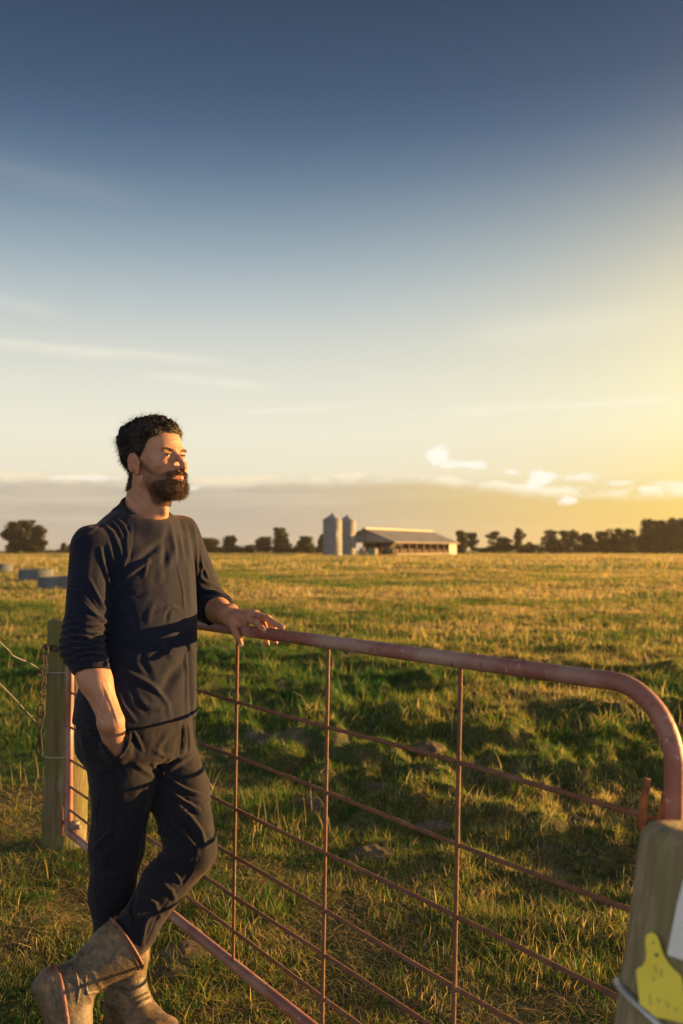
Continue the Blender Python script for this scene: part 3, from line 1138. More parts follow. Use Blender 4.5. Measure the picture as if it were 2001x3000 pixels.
obox(mb, -.1, .15, 0, WID, EAVE - .35, EAVE)
mb.build('beam', M_timber, barn)
NB = 9
for i in range(NB + 1):
    l_ = LEN * i / NB
    if l_ > LEN - 6:
        continue
    mb = MB()
    obox(mb, l_, l_ + .28, .0, .28, -.1, EAVE)
    mb.build('column', M_timber, barn)
    mb = MB()
    obox(mb, l_, l_ + .28, WID - .28, WID, -.1, EAVE)
    mb.build('column', M_timber, barn)
    mb = MB()
    obox(mb, l_, l_ + .28, WID / 2 - .14, WID / 2 + .14, -.1, RIDGE - .1)
    mb.build('column', M_timber, barn)
for z_ in (.55, .95, 1.3):
    mb = MB()
    obox(mb, .3, LEN - 6, .32, .40, z_, z_ + .12)
    mb.build('rail', M_timber, barn)
mb = MB()
obox(mb, 1.0, LEN - 6, -.5, -.3, -.1, .55)
mb.build('feed_bunk', M_conc, barn)
# closed far end: cream front, back wall coloured dark to paint in interior shade
mb = MB()
obox(mb, LEN - 6, LEN, -.05, .15, -.1, EAVE - .1)
obox(mb, LEN - .2, LEN, .15, WID - .15, -.1, EAVE - .1)
mb.build('wall', M_cream, barn)
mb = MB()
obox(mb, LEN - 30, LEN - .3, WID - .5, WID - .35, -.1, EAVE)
mb.build('wall', simple('shade_toned_boards', (.05, .04, .03), (.035, .03, .025), 1, .95), barn)

# machines parked in the open end of the barn
M_green = simple('green_paint', (.03, .13, .07), (.04, .16, .08), 3, .5)
M_orp = simple('orange_paint', (.50, .12, .03), (.42, .10, .03), 3, .5)
M_tyre = simple('tyre_rubber', (.02, .02, .02), (.035, .03, .03), 5, .9)
M_yel = simple('faded_yellow_panel', (.60, .52, .28), (.55, .47, .25), 3, .6)
M_dkgl = simple('dark_glass', (.02, .025, .03), (.03, .03, .03), 3, .15)


def wheel(mb, x, y, r, wd):
    mb.tube([(x, y - wd / 2, r), (x, y + wd / 2, r)], r, 20)


tx_, ty_ = (1133 - CX) * 250 / FPX, 250
tr = empty('tractor', (tx_, ty_, 0), 'small dark green tractor with an orange loader parked under the barn roof', 'tractor')
mb = MB()
mb.box((tx_ + .2, ty_, 1.2), (2.6, 1.0, .8), bev=.1)
mb.build('body', M_green, tr)
mb = MB()
mb.box((tx_ - .1, ty_, 2.1), (1.3, 1.3, 1.2), bev=.1)
mb.build('cab', M_dkgl, tr)
mb = MB()
mb.box((tx_ - 1.9, ty_, .7), (1.9, 1.7, .8), bev=.08)
mb.tube([(tx_ - 1.2, ty_ - .6, .9), (tx_ + .4, ty_ - .6, 1.4)], .08, 6)
mb.tube([(tx_ - 1.2, ty_ + .6, .9), (tx_ + .4, ty_ + .6, 1.4)], .08, 6)
mb.build('loader', M_orp, tr)
for x_, r_ in ((-.6, .75), (1.2, .5)):
    for s_ in (-.75, .75):
        mb = MB()
        wheel(mb, tx_ + x_, ty_ + s_, r_, .35)
        mb.build('wheel', M_tyre, tr)
bx_, by_ = (1088 - CX) * 243 / FPX, 243
bn = empty('bin', (bx_, by_, 0), 'dark green bin with a faded yellow side panel standing between silos and barn', 'bin')
mb = MB()
mb.box((bx_, by_, .95), (1.6, 1.4, 1.75), bev=.06)
mb.build('box', M_green, bn)
mb = MB()
mb.box((bx_ + .95, by_ - .05, .95), (.9, 1.2, 1.5), rz=.5, bev=.04)
mb.build('panel', M_yel, bn)
tkx, tky = (1062 - CX) * 242 / FPX, 242
tk = empty('drum_tank', (tkx, tky, 0), 'low grey drum tank with an orange lid between the silos and the green bin', 'tank')
mb = MB()
mb.lathe((tkx, tky, 0), [(0, 0), (.8, 0), (.8, 1.5), (.7, 1.75), (0, 1.8)], 24)
mb.build('tank_body', M_greyc, tk)
mb = MB()
mb.lathe((tkx, tky, 1.8), [(.45, 0), (.45, .12), (0, .14)], 20)
mb.build('lid', M_orp, tk)

# ------------------------------------------------------------------ round concrete troughs
M_trough = simple('trough_concrete', (.105, .125, .135), (.07, .085, .095), 2.5, .85, bumpd=.01, bs=12)
M_water, q = mat('trough_water')
setb(q, color=(.02, .03, .03), rough=.05)


def trough(px, Z, r, hgt_, label):
    x_ = (px - CX) * Z / FPX
    e = empty('water_trough', (x_, Z, 0), label, 'trough', 'round concrete water troughs in the paddock')
    mb = MB()
    mb.lathe((x_, Z, 0), [(r, -.25), (r * 1.0, hgt_ - .03), (r * .99, hgt_), (r * .93, hgt_), (r * .9, hgt_ - .03), (r * .9, .1), (0, .1)], 48)
    mb.build('basin', M_trough, e)
    mb = MB()
    mb.lathe((x_, Z, 0), [(r * .9, hgt_ - .1), (0, hgt_ - .1)], 40)
    mb.build('water', M_water, e)


trough(190, 36.0, .95, .47, 'nearest pale grey round trough, partly hidden behind the man\'s sleeve')
trough(106, 46.5, .80, .52, 'dark trough with a sunlit right side, just behind the nearest one')
trough(2, 68.0, .80, .46, 'farthest low trough, cut by the left edge of the picture')

# ------------------------------------------------------------------ trees
def tree(px, wpx, top_py, Z, kind, label, group, seed, base_py=1621, parts=True):
    rg = np.random.default_rng(seed)
    x_ = (px - CX) * Z / FPX
    H = CAMZ + (HZ - top_py) * Z / FPX
    Wd = wpx * Z / FPX * (1.15 if kind == 'scrub' else 1.3)
    e = empty('pine_tree' if kind == 'pine' else 'tree', (x_, Z, 0), label, 'tree', group)
    # trunk and limbs
    mb = MB()
    th = H * (.75 if kind == 'pine' else .5)
    mb.tube([(x_ + rg.normal(0, .08) * i, Z, th * i / 6 - .3) for i in range(7)], [H * .028 * (1 - i / 8) + .03 for i in range(7)], 7)
    for i in range(7):
        z0 = th * rg.uniform(.35, .95)
        a_ = rg.uniform(0, 6.28)
        l_ = Wd * rg.uniform(.2, .42)
        mb.tube([(x_, Z, z0), (x_ + l_ * .5 * math.cos(a_), Z + l_ * .5 * math.sin(a_), z0 + l_ * .35), (x_ + l_ * math.cos(a_), Z + l_ * math.sin(a_), z0 + l_ * .75)], [H * .012, H * .008, .03], 5)
    mb.build('trunk', M_bark, e)
    # leaf clumps
    lob = []
    if kind == 'round':
        nl = 16
        for i in range(nl):
            zz = rg.uniform(.10, .86)
            w = math.sin(math.pi * min(1, (zz * .9 + .18))) ** .6
            a_ = rg.uniform(0, 6.28)
            rr_ = rg.uniform(0, .30) * Wd * w
            lob.append((rr_ * math.cos(a_), rr_ * math.sin(a_), zz * H, Wd * rg.uniform(.20, .30), H * rg.uniform(.14, .22)))
        lob.append((0, 0, H * .88, Wd * .2, H * .12))
    elif kind == 'open':                     # ragged crown on bare stems
        for i in range(19):
            zz = rg.uniform(.22, .90)
            a_ = rg.uniform(0, 6.28)
            rr_ = rg.uniform(.05, .40) * Wd
            lob.append((rr_ * math.cos(a_), rr_ * math.sin(a_), zz * H, Wd * rg.uniform(.14, .24), H * rg.uniform(.08, .14)))
        lob.append((0, 0, H * .93, Wd * .14, H * .07))
    elif kind == 'pine':
        for i in range(16):
            zz = .12 + .86 * (i / 15)
            w = (1 - zz) ** .55
            a_ = rg.uniform(0, 6.28)
            rr_ = rg.uniform(0, .25) * Wd * w
            lob.append((rr_ * math.cos(a_), rr_ * math.sin(a_), zz * H * .95, Wd * (.14 + .30 * w), H * .07))
    else:                                    # low scrub
        for i in range(12):
            a_ = rg.uniform(-1, 1) * Wd * .42
            lob.append((a_, rg.uniform(-1, 1), H * rg.uniform(.12, .70), Wd * rg.uniform(.12, .2), H * rg.uniform(.2, .34)))
    nper = 230 if kind != 'open' else 150
    for (ax_, ay_, az_, rw, rh) in list(lob):
        if rg.uniform() < (.8 if kind == 'open' else .9):       # small ragged outer sprays
            a_ = rg.uniform(0, 6.28)
            lob.append((ax_ + rw * .95 * math.cos(a_), ay_ + rw * .95 * math.sin(a_), az_ + rh * rg.uniform(-.7, 1.0), rw * .45, rh * .5))
    LX, T = [], []
    for (ax_, ay_, az_, rw, rh) in lob:
        d = rg.normal(0, 1, (nper, 3))
        d /= np.linalg.norm(d, axis=1, keepdims=True)
        rad = rg.uniform(.35, 1.12, nper) ** .6
        p = d * rad[:, None] * np.array([rw, rw, rh]) * (1 + .25 * rg.normal(0, 1, (nper, 1)) * .5)
        LX.append(p + np.array([x_ + ax_, Z + ay_, az_]))
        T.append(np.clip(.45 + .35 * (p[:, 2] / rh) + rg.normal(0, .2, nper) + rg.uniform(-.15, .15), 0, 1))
    C_ = np.concatenate(LX)
    T = np.concatenate(T)
    C_[:, 2] = np.maximum(C_[:, 2], .15)
    keep = C_[:, 2] < H * 1.0
    C_, T = C_[keep], T[keep]
    n = len(C_)
    s_ = rg.uniform(.16, .38, n) * (H / 11) ** .5 * (1.25 if kind != 'open' else 1.0)
    u = rg.normal(0, 1, (n, 3))
    u /= np.linalg.norm(u, axis=1, keepdims=True)
    w = np.cross(u, rg.normal(0, 1, (n, 3)))
    w /= np.linalg.norm(w, axis=1, keepdims=True)
    V = np.stack([C_ - u * s_[:, None], C_ + w * s_[:, None] * .7, C_ + u * s_[:, None], C_ - w * s_[:, None] * .7], 1).reshape(-1, 3)
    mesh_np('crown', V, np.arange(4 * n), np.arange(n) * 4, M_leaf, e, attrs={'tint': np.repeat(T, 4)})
    return e


GL_, GM, GR = 'trees at the far left', 'trees behind the far side of the paddock, left of the silos', 'trees behind the far side of the paddock, right of the barn'
TREES = [
    (38, 66, 1526, 400, 'round', 'leftmost dark broad tree of the far left clump', GL_),
    (76, 60, 1524, 405, 'round', 'tall middle tree of the far left clump', GL_),
    (112, 48, 1538, 398, 'round', 'lower right tree of the far left clump', GL_),
    (186, 16, 1590, 420, 'pine', 'tiny slim pine just left of the man\'s shoulder', GL_),
    (205, 14, 1594, 430, 'pine', 'slim pine touching the man\'s shoulder outline', GL_),
    (150, 60, 1608, 460, 'scrub', 'low distant scrub right of the far left clump', GL_),
    (612, 72, 1576, 400, 'round', 'wide low rounded tree nearest the man\'s far shoulder', GM),
    (672, 46, 1569, 395, 'round', 'egg shaped tree second from the man\'s far shoulder', GM),
    (722, 54, 1592, 410, 'scrub', 'low flat bush between two rounded trees', GM),
    (772, 50, 1573, 400, 'round', 'rounded tree on the left of the tallest dark tree', GM),
    (820, 46, 1546, 396, 'round', 'tallest dark tree between the man and the silos', GM),
    (858, 44, 1592, 412, 'scrub', 'low bush on the right of the tallest dark tree', GM),
    (897, 52, 1571, 400, 'round', 'broad tree nearest the silos', GM),
    (944, 22, 1565, 410, 'round', 'tree peeping out behind the left side of the front silo', GM),
    (1352, 30, 1555, 380, 'round', 'dark dense tree right beside the end of the barn', GR),
    (1384, 40, 1561, 385, 'open', 'thin crowned tree next to the barn end', GR),
    (1452, 46, 1556, 390, 'open', 'ragged tree standing alone right of the barn', GR),
    (1488, 30, 1576, 392, 'open', 'short ragged tree leaning on the tall slim one', GR),
    (1519, 28, 1547, 390, 'open', 'tall slim open tree in the middle of the right hand row', GR),
    (1556, 60, 1592, 400, 'scrub', 'low dark hedge bush in the dip of the right hand row', GR),
    (1614, 44, 1552, 385, 'open', 'see-through tree after the dip of the right hand row', GR),
    (1650, 36, 1554, 388, 'open', 'see-through tree with a flat top in the right hand row', GR),
    (1680, 34, 1552, 384, 'open', 'rounded see-through tree before the denser trees', GR),
    (1660, 110, 1592, 395, 'scrub', 'low hedge under the see-through trees', GR),
    (1716, 44, 1562, 380, 'round', 'squat dense tree starting the dense part of the row', GR),
    (1766, 44, 1556, 380, 'round', 'second dense tree of the right hand row', GR),
    (1740, 80, 1585, 384, 'scrub', 'bush filling the gap between two dense trees', GR),
    (1808, 44, 1548, 376, 'open', 'airy tree with sky showing through before the big mass', GR),
    (1848, 44, 1550, 376, 'open', 'airy tree touching the big dark mass', GR),
    (1825, 90, 1580, 380, 'scrub', 'hedge under the airy trees beside the big mass', GR),
    (1897, 62, 1519, 365, 'round', 'first tall tree of the big dark mass at the right', GR),
    (1936, 60, 1524, 362, 'round', 'second tall tree of the big dark mass', GR),
    (1972, 62, 1517, 360, 'round', 'third tall tree of the big dark mass at the right edge', GR),
    (2010, 64, 1519, 358, 'round', 'rightmost tree of the big dark mass, cut by the picture edge', GR),
    (1420, 60, 1602, 410, 'scrub', 'lowest hedge in the gap right after the barn end', GR),
    (1480, 110, 1592, 396, 'scrub', 'hedge under the ragged trees right of the barn', GR),
    (1580, 90, 1586, 392, 'scrub', 'hedge joining the tall slim tree to the see-through ones', GR),
    (1785, 120, 1578, 378, 'scrub', 'hedge below the second dense tree', GR),
    (640, 90, 1600, 412, 'scrub', 'low bushes between the first two rounded trees', GM),
    (790, 110, 1596, 408, 'scrub', 'low bushes around the foot of the tallest dark tree', GM),
    (920, 60, 1598, 410, 'scrub', 'low bushes just left of the front silo', GM),
    (1930, 150, 1562, 368, 'scrub', 'dense undergrowth below the big dark mass', GR),
]
for i, (a_, b_, c_, d_, e_, f_, g_) in enumerate(TREES):
    tree(a_, b_, c_, d_, e_, f_, g_, 100 + i)
# ------------------------------------------------------------------ signed-distance modelling
def cone(P, a, b, ra, rb):
    a, b = np.asarray(a, float), np.asarray(b, float)
    ba = b - a
    pa = P - a
    t = np.clip(pa @ ba / (ba @ ba), 0, 1)
    return np.linalg.norm(pa - t[:, None] * ba, axis=1) - (ra + (rb - ra) * t)


def chainp(P, pts, rads, kk=0.006):
    d = None
    for i in range(len(pts) - 1):
        c_ = cone(P, pts[i], pts[i + 1], rads[i], rads[i + 1])
        d = c_ if d is None else smin(d, c_, kk)
    return d


def ell(P, c, r, M=None):
    p = P - np.asarray(c, float)
    if M is not None:
        p = p @ M
    r = np.asarray(r, float)
    k0 = np.linalg.norm(p / r, axis=1)
    k1 = np.linalg.norm(p / (r * r), axis=1) + 1e-9
    return k0 * (k0 - 1) / k1


def smin(a, b, k_):
    h_ = np.clip(.5 + .5 * (b - a) / k_, 0, 1)
    return b + (a - b) * h_ - k_ * h_ * (1 - h_)


def smax(a, b, k_):
    return -smin(-a, -b, k_)


def isosurface(fn, lo, hi, h_):
    """surface nets on a block-refined grid -> V, quads"""
    lo, hi = np.asarray(lo, float), np.asarray(hi, float)
    B = 8
    n = (np.ceil((hi - lo) / h_ / B).astype(int)) * B
    nb = n // B
    bi = np.stack(np.meshgrid(*[np.arange(q_) for q_ in nb], indexing='ij'), -1).reshape(-1, 3)
    bc = lo + (bi * B + (B - 1) / 2) * h_
    dc = fn(bc)
    F = np.empty(n, dtype=np.float32)
    F[...] = 1
    Fb = F.reshape(nb[0], B, nb[1], B, nb[2], B)
    sg = np.where(dc < 0, -1., 1.).astype(np.float32).reshape(nb)
    Fb[...] = sg[:, None, :, None, :, None]
    act = np.abs(dc) < B * h_ * 1.35 + .004
    ai = bi[act]
    o_ = np.stack(np.meshgrid(*[np.arange(B)] * 3, indexing='ij'), -1).reshape(-1, 3)
    for s_ in range(0, len(ai), 1200):
        blk = ai[s_:s_ + 1200]
        idx = (blk[:, None, :] * B + o_[None]).reshape(-1, 3)
        F[idx[:, 0], idx[:, 1], idx[:, 2]] = fn(lo + idx * h_)
    S = F < 0
    c8 = [(i, j, k_) for i in (0, 1) for j in (0, 1) for k_ in (0, 1)]
    sl = lambda a, c_: a[c_[0]:a.shape[0] - 1 + c_[0], c_[1]:a.shape[1] - 1 + c_[1], c_[2]:a.shape[2] - 1 + c_[2]]
    cnt = sum(sl(S, c_).astype(np.int8) for c_ in c8)
    cells = np.argwhere((cnt > 0) & (cnt < 8))
    vid = -np.ones([q_ - 1 for q_ in n], dtype=np.int64)
    vid[cells[:, 0], cells[:, 1], cells[:, 2]] = np.arange(len(cells))
    acc = np.zeros((len(cells), 3))
    num = np.zeros(len(cells))
    for a in range(8):
        for b in range(a + 1, 8):
            ca, cb = np.array(c8[a]), np.array(c8[b])
            if np.abs(ca - cb).sum() != 1:
                continue
            ia, ib = cells + ca, cells + cb
            va, vb = F[ia[:, 0], ia[:, 1], ia[:, 2]], F[ib[:, 0], ib[:, 1], ib[:, 2]]
            x = (va < 0) != (vb < 0)
            t = np.where(x, va / np.where(x, va - vb, 1), 0)
            acc += np.where(x[:, None], ca + (cb - ca) * t[:, None], 0)
            num += x
    V = lo + (cells + acc / num[:, None]) * h_
    Q = []
    for ax in range(3):
        u, w = (ax + 1) % 3, (ax + 2) % 3
        a_sl = [slice(1, n[i] - 1) for i in range(3)]
        b_sl = list(a_sl)
        a_sl[ax] = slice(0, n[ax] - 1)
        b_sl[ax] = slice(1, n[ax])
        sa, sb = S[tuple(a_sl)], S[tuple(b_sl)]
        for flip, msk in ((False, sa & ~sb), (True, ~sa & sb)):
            e_ = np.argwhere(msk)
            if not len(e_):
                continue
            off = np.array([1, 1, 1])
            off[ax] = 0
            e_ = e_ + off
            du, dw = np.zeros(3, int), np.zeros(3, int)
            du[u], dw[w] = 1, 1
            q_ = [e_ - du - dw, e_ - dw, e_, e_ - du]
            ids = [vid[t_[:, 0], t_[:, 1], t_[:, 2]] for t_ in q_]
            ids = np.stack(ids if not flip else ids[::-1], 1)
            Q.append(ids)
    Q = np.concatenate(Q)
    Q = Q[(Q >= 0).all(1)]
    return V, Q


def vnormals(V, Q):
    n = np.cross(V[Q[:, 2]] - V[Q[:, 0]], V[Q[:, 3]] - V[Q[:, 1]])
    N = np.zeros_like(V)
    for i in range(4):
        np.add.at(N, Q[:, i], n)
    return N / (np.linalg.norm(N, axis=1, keepdims=True) + 1e-12)


def relax(V, Q, it=2, lam=.5):
    for _ in range(it):
        A = np.zeros_like(V)
        C_ = np.zeros(len(V))
        for i in range(4):
            a, b = Q[:, i], Q[:, (i + 1) % 4]
            np.add.at(A, a, V[b])
            np.add.at(A, b, V[a])
            np.add.at(C_, a, 1)
            np.add.at(C_, b, 1)
        V = V * (1 - lam) + lam * A / np.maximum(C_, 1)[:, None]
    return V


def quads(name, V, Q, matl, parent, attrs=None):
    return mesh_np(name, V, Q.ravel(), np.arange(len(Q)) * 4, matl, parent, smooth=True, attrs=attrs)


def polydist(px, py, pts):
    """distance (pixels) of points to a polyline, and position 0..1 along it"""
    best = np.full(px.shape, 1e9)
    tt_ = np.zeros_like(px)
    seg = [math.hypot(pts[i + 1][0] - pts[i][0], pts[i + 1][1] - pts[i][1]) for i in range(len(pts) - 1)]
    tot, accu = sum(seg), 0
    side = np.zeros_like(px)
    for i in range(len(pts) - 1):
        ax, ay = pts[i]
        bx, by = pts[i + 1]
        vx, vy = bx - ax, by - ay
        t = np.clip(((px - ax) * vx + (py - ay) * vy) / (vx * vx + vy * vy), 0, 1)
        ex, ey = px - ax - t * vx, py - ay - t * vy
        d = np.hypot(ex, ey)
        m_ = d < best
        best = np.where(m_, d, best)
        tt_ = np.where(m_, (accu + t * seg[i]) / tot, tt_)
        side = np.where(m_, np.sign(vx * ey - vy * ex), side)
        accu += seg[i]
    return best, tt_, side


FOLD_GAIN = 1.3


def folds(V, Q, lst, view=(0, 0, CAMZ)):
    """push cloth in and out along creases; creases are given by their sight lines and act on the near side only"""
    N = vnormals(V, Q)
    to = np.array(view) - V
    to /= np.linalg.norm(to, axis=1, keepdims=True)
    fac = sstep((N * to).sum(1), -.15, .25)
    px, py = proj(V)
    D = np.zeros(len(V))
    for pts, w, a in lst:
        d, t, s = polydist(px, py, pts)
        taper = np.sin(np.pi * np.clip(t, .03, .97)) ** .5
        rid = np.exp(-(d / w) ** 2) - .28 * np.exp(-((d - 1.9 * w) / w) ** 2)
        D += FOLD_GAIN * a * rid * taper * .001
    return V + N * (D * fac)[:, None]


# ------------------------------------------------------------------ the man
man = empty('person', (-.66, 3.0, 0), 'bearded man in navy shirt, dark trousers and muddy boots leaning on the red gate', 'person')

M_skin, q = mat('skin')
v = objc(q)
n1 = noise(q, v, 25, 4)
n2 = noise(q, v, 220, 3)
n3 = noise(q, v, 900, 2)
c = q.mix(q.smooth(n1, .35, .65), (.35, .175, .105), (.43, .23, .145))
c = q.mix(q.m('MULTIPLY', q.smooth(n2, .55, .7), .35), c, (.34, .15, .09))
st = q.new('ShaderNodeAttribute', attribute_name='stubble').outputs['Fac']
c = q.mix(q.m('MULTIPLY', st, q.m('ADD', .35, q.m('MULTIPLY', n3, .9)), clamp=True), c, (.05, .034, .026))
rd = q.new('ShaderNodeAttribute', attribute_name='flush').outputs['Fac']
c = q.mix(q.m('MULTIPLY', rd, .75), c, (.46, .13, .10))
setb(q, color=c, rough=.55, spec=.3, sss=.12, sssr=(1., .35, .2), ssss=.006, normal=bump(q, q.m('ADD', n2, q.m('MULTIPLY', n3, .5)), .5, .0022))

M_hair, q = mat('dark_hair')
v = objc(q)
setb(q, color=q.mix(noise(q, v, 160, 3), (.005, .004, .0035), (.022, .012, .008)), rough=.5, spec=.3, normal=bump(q, noise(q, v, 300, 3), .8, .003))
M_beard, q = mat('beard_hair')
v = objc(q)
setb(q, color=q.mix(noise(q, v, 130, 3), (.042, .026, .017), (.19, .10, .048)), rough=.5, spec=.4, normal=bump(q, noise(q, v, 350, 3), .8, .003))


def cloth(name, c1, c2, scale=900, dusty=None):
    m_, q = mat(name)
    v = objc(q)
    n1 = noise(q, v, 7, 4)
    n2 = noise(q, v, scale, 2)
    n3 = noise(q, v, 45, 5, .6)
    c = q.mix(q.smooth(n1, .3, .7), c1, c2)
    if dusty:
        c = q.mix(q.m('MULTIPLY', q.smooth(n3, .55, .75), .4), c, dusty)
    hh = q.m('ADD', q.m('MULTIPLY', n2, .35), n3)
    setb(q, color=c, rough=.88, spec=.2, sheen=.13, sheenr=.45, sheent=(1., .72, .52), normal=bump(q, hh, .55, .0035))
    return m_


M_shirt = cloth('navy_jersey', (.0050, .0090, .022), (.0080, .0120, .027))
M_collar = cloth('navy_rib', (.006, .009, .018), (.009, .012, .021))
M_trous = cloth('black_denim', (.0055, .0075, .0145), (.0095, .011, .017), 700, (.026, .022, .019))

M_boot, q = mat('muddy_rubber')
v = objc(q)
n1 = noise(q, v, 9, 3, .6)
n2 = noise(q, v, 45, 8, .75)
n3 = noise(q, v, 260, 3)
mud = q.mix(q.smooth(n2, .25, .75), (.10, .068, .034), (.24, .165, .085))
mk_ = q.m('ADD', q.m('MULTIPLY', n1, .5), q.m('MULTIPLY', n2, .5))
c = q.mix(q.smooth(mk_, .28, .66), (.028, .029, .026), mud)
setb(q, color=c, rough=.5, spec=.45, normal=bump(q, q.m('ADD', n2, n3), .6, .003))
M_trim = simple('brown_boot_binding', (.16, .065, .040), (.22, .10, .06), 40, .6, bumpd=.002)
M_eye, q = mat('eyeball')
v = q.new('ShaderNodeTexCoord').outputs['Object']
sp = q.new('ShaderNodeSeparateXYZ', {0: v})
rr = q.m('SQRT', q.m('ADD', q.m('MULTIPLY', sp.outputs[1], sp.outputs[1]), q.m('MULTIPLY', sp.outputs[2], sp.outputs[2])))
c = q.mix(q.smooth(rr, .0058, .0052), (.10, .07, .055), (.05, .025, .012))
c = q.mix(q.smooth(rr, .0026, .0020), c, (.004, .004, .004))
setb(q, color=c, rough=.3, spec=.3)

# --- head frame
HS = 1.035
PSI, PIT = R(56), R(7)
hf0 = np.array([math.sin(PSI), -math.cos(PSI), 0])
hl = np.array([math.cos(PSI), math.sin(PSI), 0])
hf = hf0 * math.cos(PIT) + np.array([0, 0, math.sin(PIT)])
hu = -hf0 * math.sin(PIT) + np.array([0, 0, math.cos(PIT)])
HO = P3(452, 1350, 3.12)
HM = np.stack([hf, hl, hu], 1)          # local (f,l,z) -> world


def h2w(p):
    return HO + (np.asarray(p, float) * HS) @ HM.T


def w2h(p):
    return (np.asarray(p, float) - HO) @ HM / HS


fb_, lb_ = np.array([.754, -.657, 0]), np.array([.657, .754, 0])      # body facing / left
NB0 = np.array([-.628, 3.150, 1.50])
neck_l = w2h(NB0)


def head_sdf(L):
    """L: points in head space (f forward, l left, z up; origin between the eyes' level and the ears)"""
    A = L.copy()
    A[:, 1] = np.abs(A[:, 1])
    S_ = lambda c_, r_: ell(A, c_, r_)
    d = ell(L, (-.008, 0, .036), (.096, .076, .082))
    d = smin(d, ell(L, (.030, 0, .030), (.062, .064, .070)), .02)
    d = smin(d, ell(L, (.030, 0, -.030), (.060, .060, .070)), .025)
    d = smin(d, cone(A, (.005, .052, -.062), (.070, .020, -.098), .017, .017), .026)      # jaw line
    d = smin(d, ell(L, (.045, 0, -.075), (.045, .040, .035)), .02)
    d = smin(d, ell(L, (.080, 0, -.100), (.018, .020, .017)), .016)                       # chin
    d = smin(d, S_((.063, .041, -.026), (.027, .021, .019)), .018)                        # cheekbone
    d = smin(d, S_((.074, .028, -.045), (.016, .018, .020)), .016)                        # cheek by the mouth
    d = smin(d, ell(L, (.078, 0, -.058), (.022, .028, .024)), .016)                       # muzzle
    d = smin(d, cone(A, (.089, .006, .016), (.080, .040, .019), .0085, .0080), .012)      # brow ridge
    d = smax(d, -S_((.100, .032, .001), (.018, .018, .0125)), .012)                       # sockets
    # nose
    d = smin(d, chainp(L, [(.088, 0, .006), (.1035, 0, -.011), (.1145, 0, -.032)], [.0070, .0080, .0095], .004), .010)
    d = smin(d, ell(L, (.1165, 0, -.0375), (.0115, .0120, .0100)), .004)
    d = smin(d, S_((.0995, .0132, -.041), (.0115, .0080, .0085)), .005)
    d = smax(d, -cone(A, (.1045, .0065, -.0300), (.1045, .0068, -.0445), .0030, .0026), .002)
    # eyelids over the eyeball
    lid = S_((.0780, .0315, 0), (.0136, .0146, .0136))
    d = smin(d, lid, .006)
    d = smax(d, -S_((.0935, .0320, -.0008), (.0110, .0112, .0023)), .0016)
    d = smin(d, cone(A, (.0905, .021, .0068), (.086, .043, .0052), .0020, .0018), .003)   # upper lid fold
    d = smin(d, cone(A, (.089, .022, -.0105), (.083, .042, -.0090), .0018, .0018), .005)  # lower lid bag
    # lips
    d = smin(d, cone(A, (.1005, .0, -.0605), (.0890, .024, -.0632), .0040, .0022), .004)
    d = smin(d, cone(A, (.0990, .0, -.0705), (.0880, .021, -.0680), .0048, .0024), .004)
    d = smax(d, -cone(A, (.1065, 0, -.0655), (.0935, .026, -.0650), .0014, .0014), .0018)
    # ears
    return d


def ear_sdf(L):
    A = L.copy()
    A[:, 1] = np.abs(A[:, 1])
    A = (A - np.array([.0, .076, -.012])) / .90 + np.array([.0, .0795, -.012])
    # ear plane: swings outward to the back
    er = []
    rad = []
    for g in np.linspace(-50, 232, 13):
        a_ = R(g)
        f_ = -.010 + .0185 * math.cos(a_) - .002 * math.sin(a_)
        z_ = -.012 + .0325 * math.sin(a_) * (1 if math.sin(a_) > 0 else 1.0)
        l_ = .0775 + .007 * max(0, (.010 - f_)) / .03
        er.append((f_, l_, z_))
        rad.append(.0036 if g < 200 else .0045)
    d = chainp(A, er[::-1], rad[::-1], .002)
    d = smin(d, ell(A, (.000, .0790, -.0430), (.0085, .0050, .0095)), .006)      # lobe
    pl = ell(A, (-.010, .0800, -.010), (.0190, .0080, .0310))
    d = smin(d, pl, .003)
    d = smax(d, -ell(A, (-.001, .0885, -.014), (.0105, .0085, .0155)), .003)     # concha
    d = smax(d, -chainp(A, [(-.0195, .0895, -.012), (-.018, .0895, .008), (-.008, .0880, .0155)], [.0030, .0032, .0026], .003), .002)
    d = smin(d, chainp(A, [(-.010, .0840, -.030), (-.015, .0862, -.014), (-.010, .0850, .004), (.000, .0820, .010)], [.0030, .0032, .0030, .0022], .003), .003)
    d = smin(d, ell(A, (.0105, .0790, -.014), (.0040, .0050, .0065)), .004)      # tragus
    return d


def neck_sdf(L):
    d = cone(L, (-.020, 0, -.035), neck_l + np.array([-.01, 0, .0]), .058, .064)
    d = smin(d, cone(L, (.022, 0, -.085), neck_l + np.array([.030, 0, -.0]), .034, .042), .03)
    # sterno muscle and adam's apple
    for s_ in (-1, 1):
        d = smin(d, cone(L, (-.02, .055 * s_, -.045), neck_l + np.array([.060, .018 * s_, .0]), .012, .012), .018)
    d = smin(d, ell(L, (neck_l * .45 + np.array([.052, 0, -.062])), (.012, .011, .016)), .012)
    return d


def face_full(Wp):
    L = w2h(Wp)
    d = smin(head_sdf(L), neck_sdf(L), .018)
    d = smin(d, ear_sdf(L), .005)
    return d * HS


Vh, Qh = isosurface(face_full, HO + np.array([-.16, -.16, -.27]), HO + np.array([.16, .16, .15]), .0016)
Vh = relax(Vh, Qh, 1, .35)
print('head', len(Vh))
Lh = w2h(Vh)
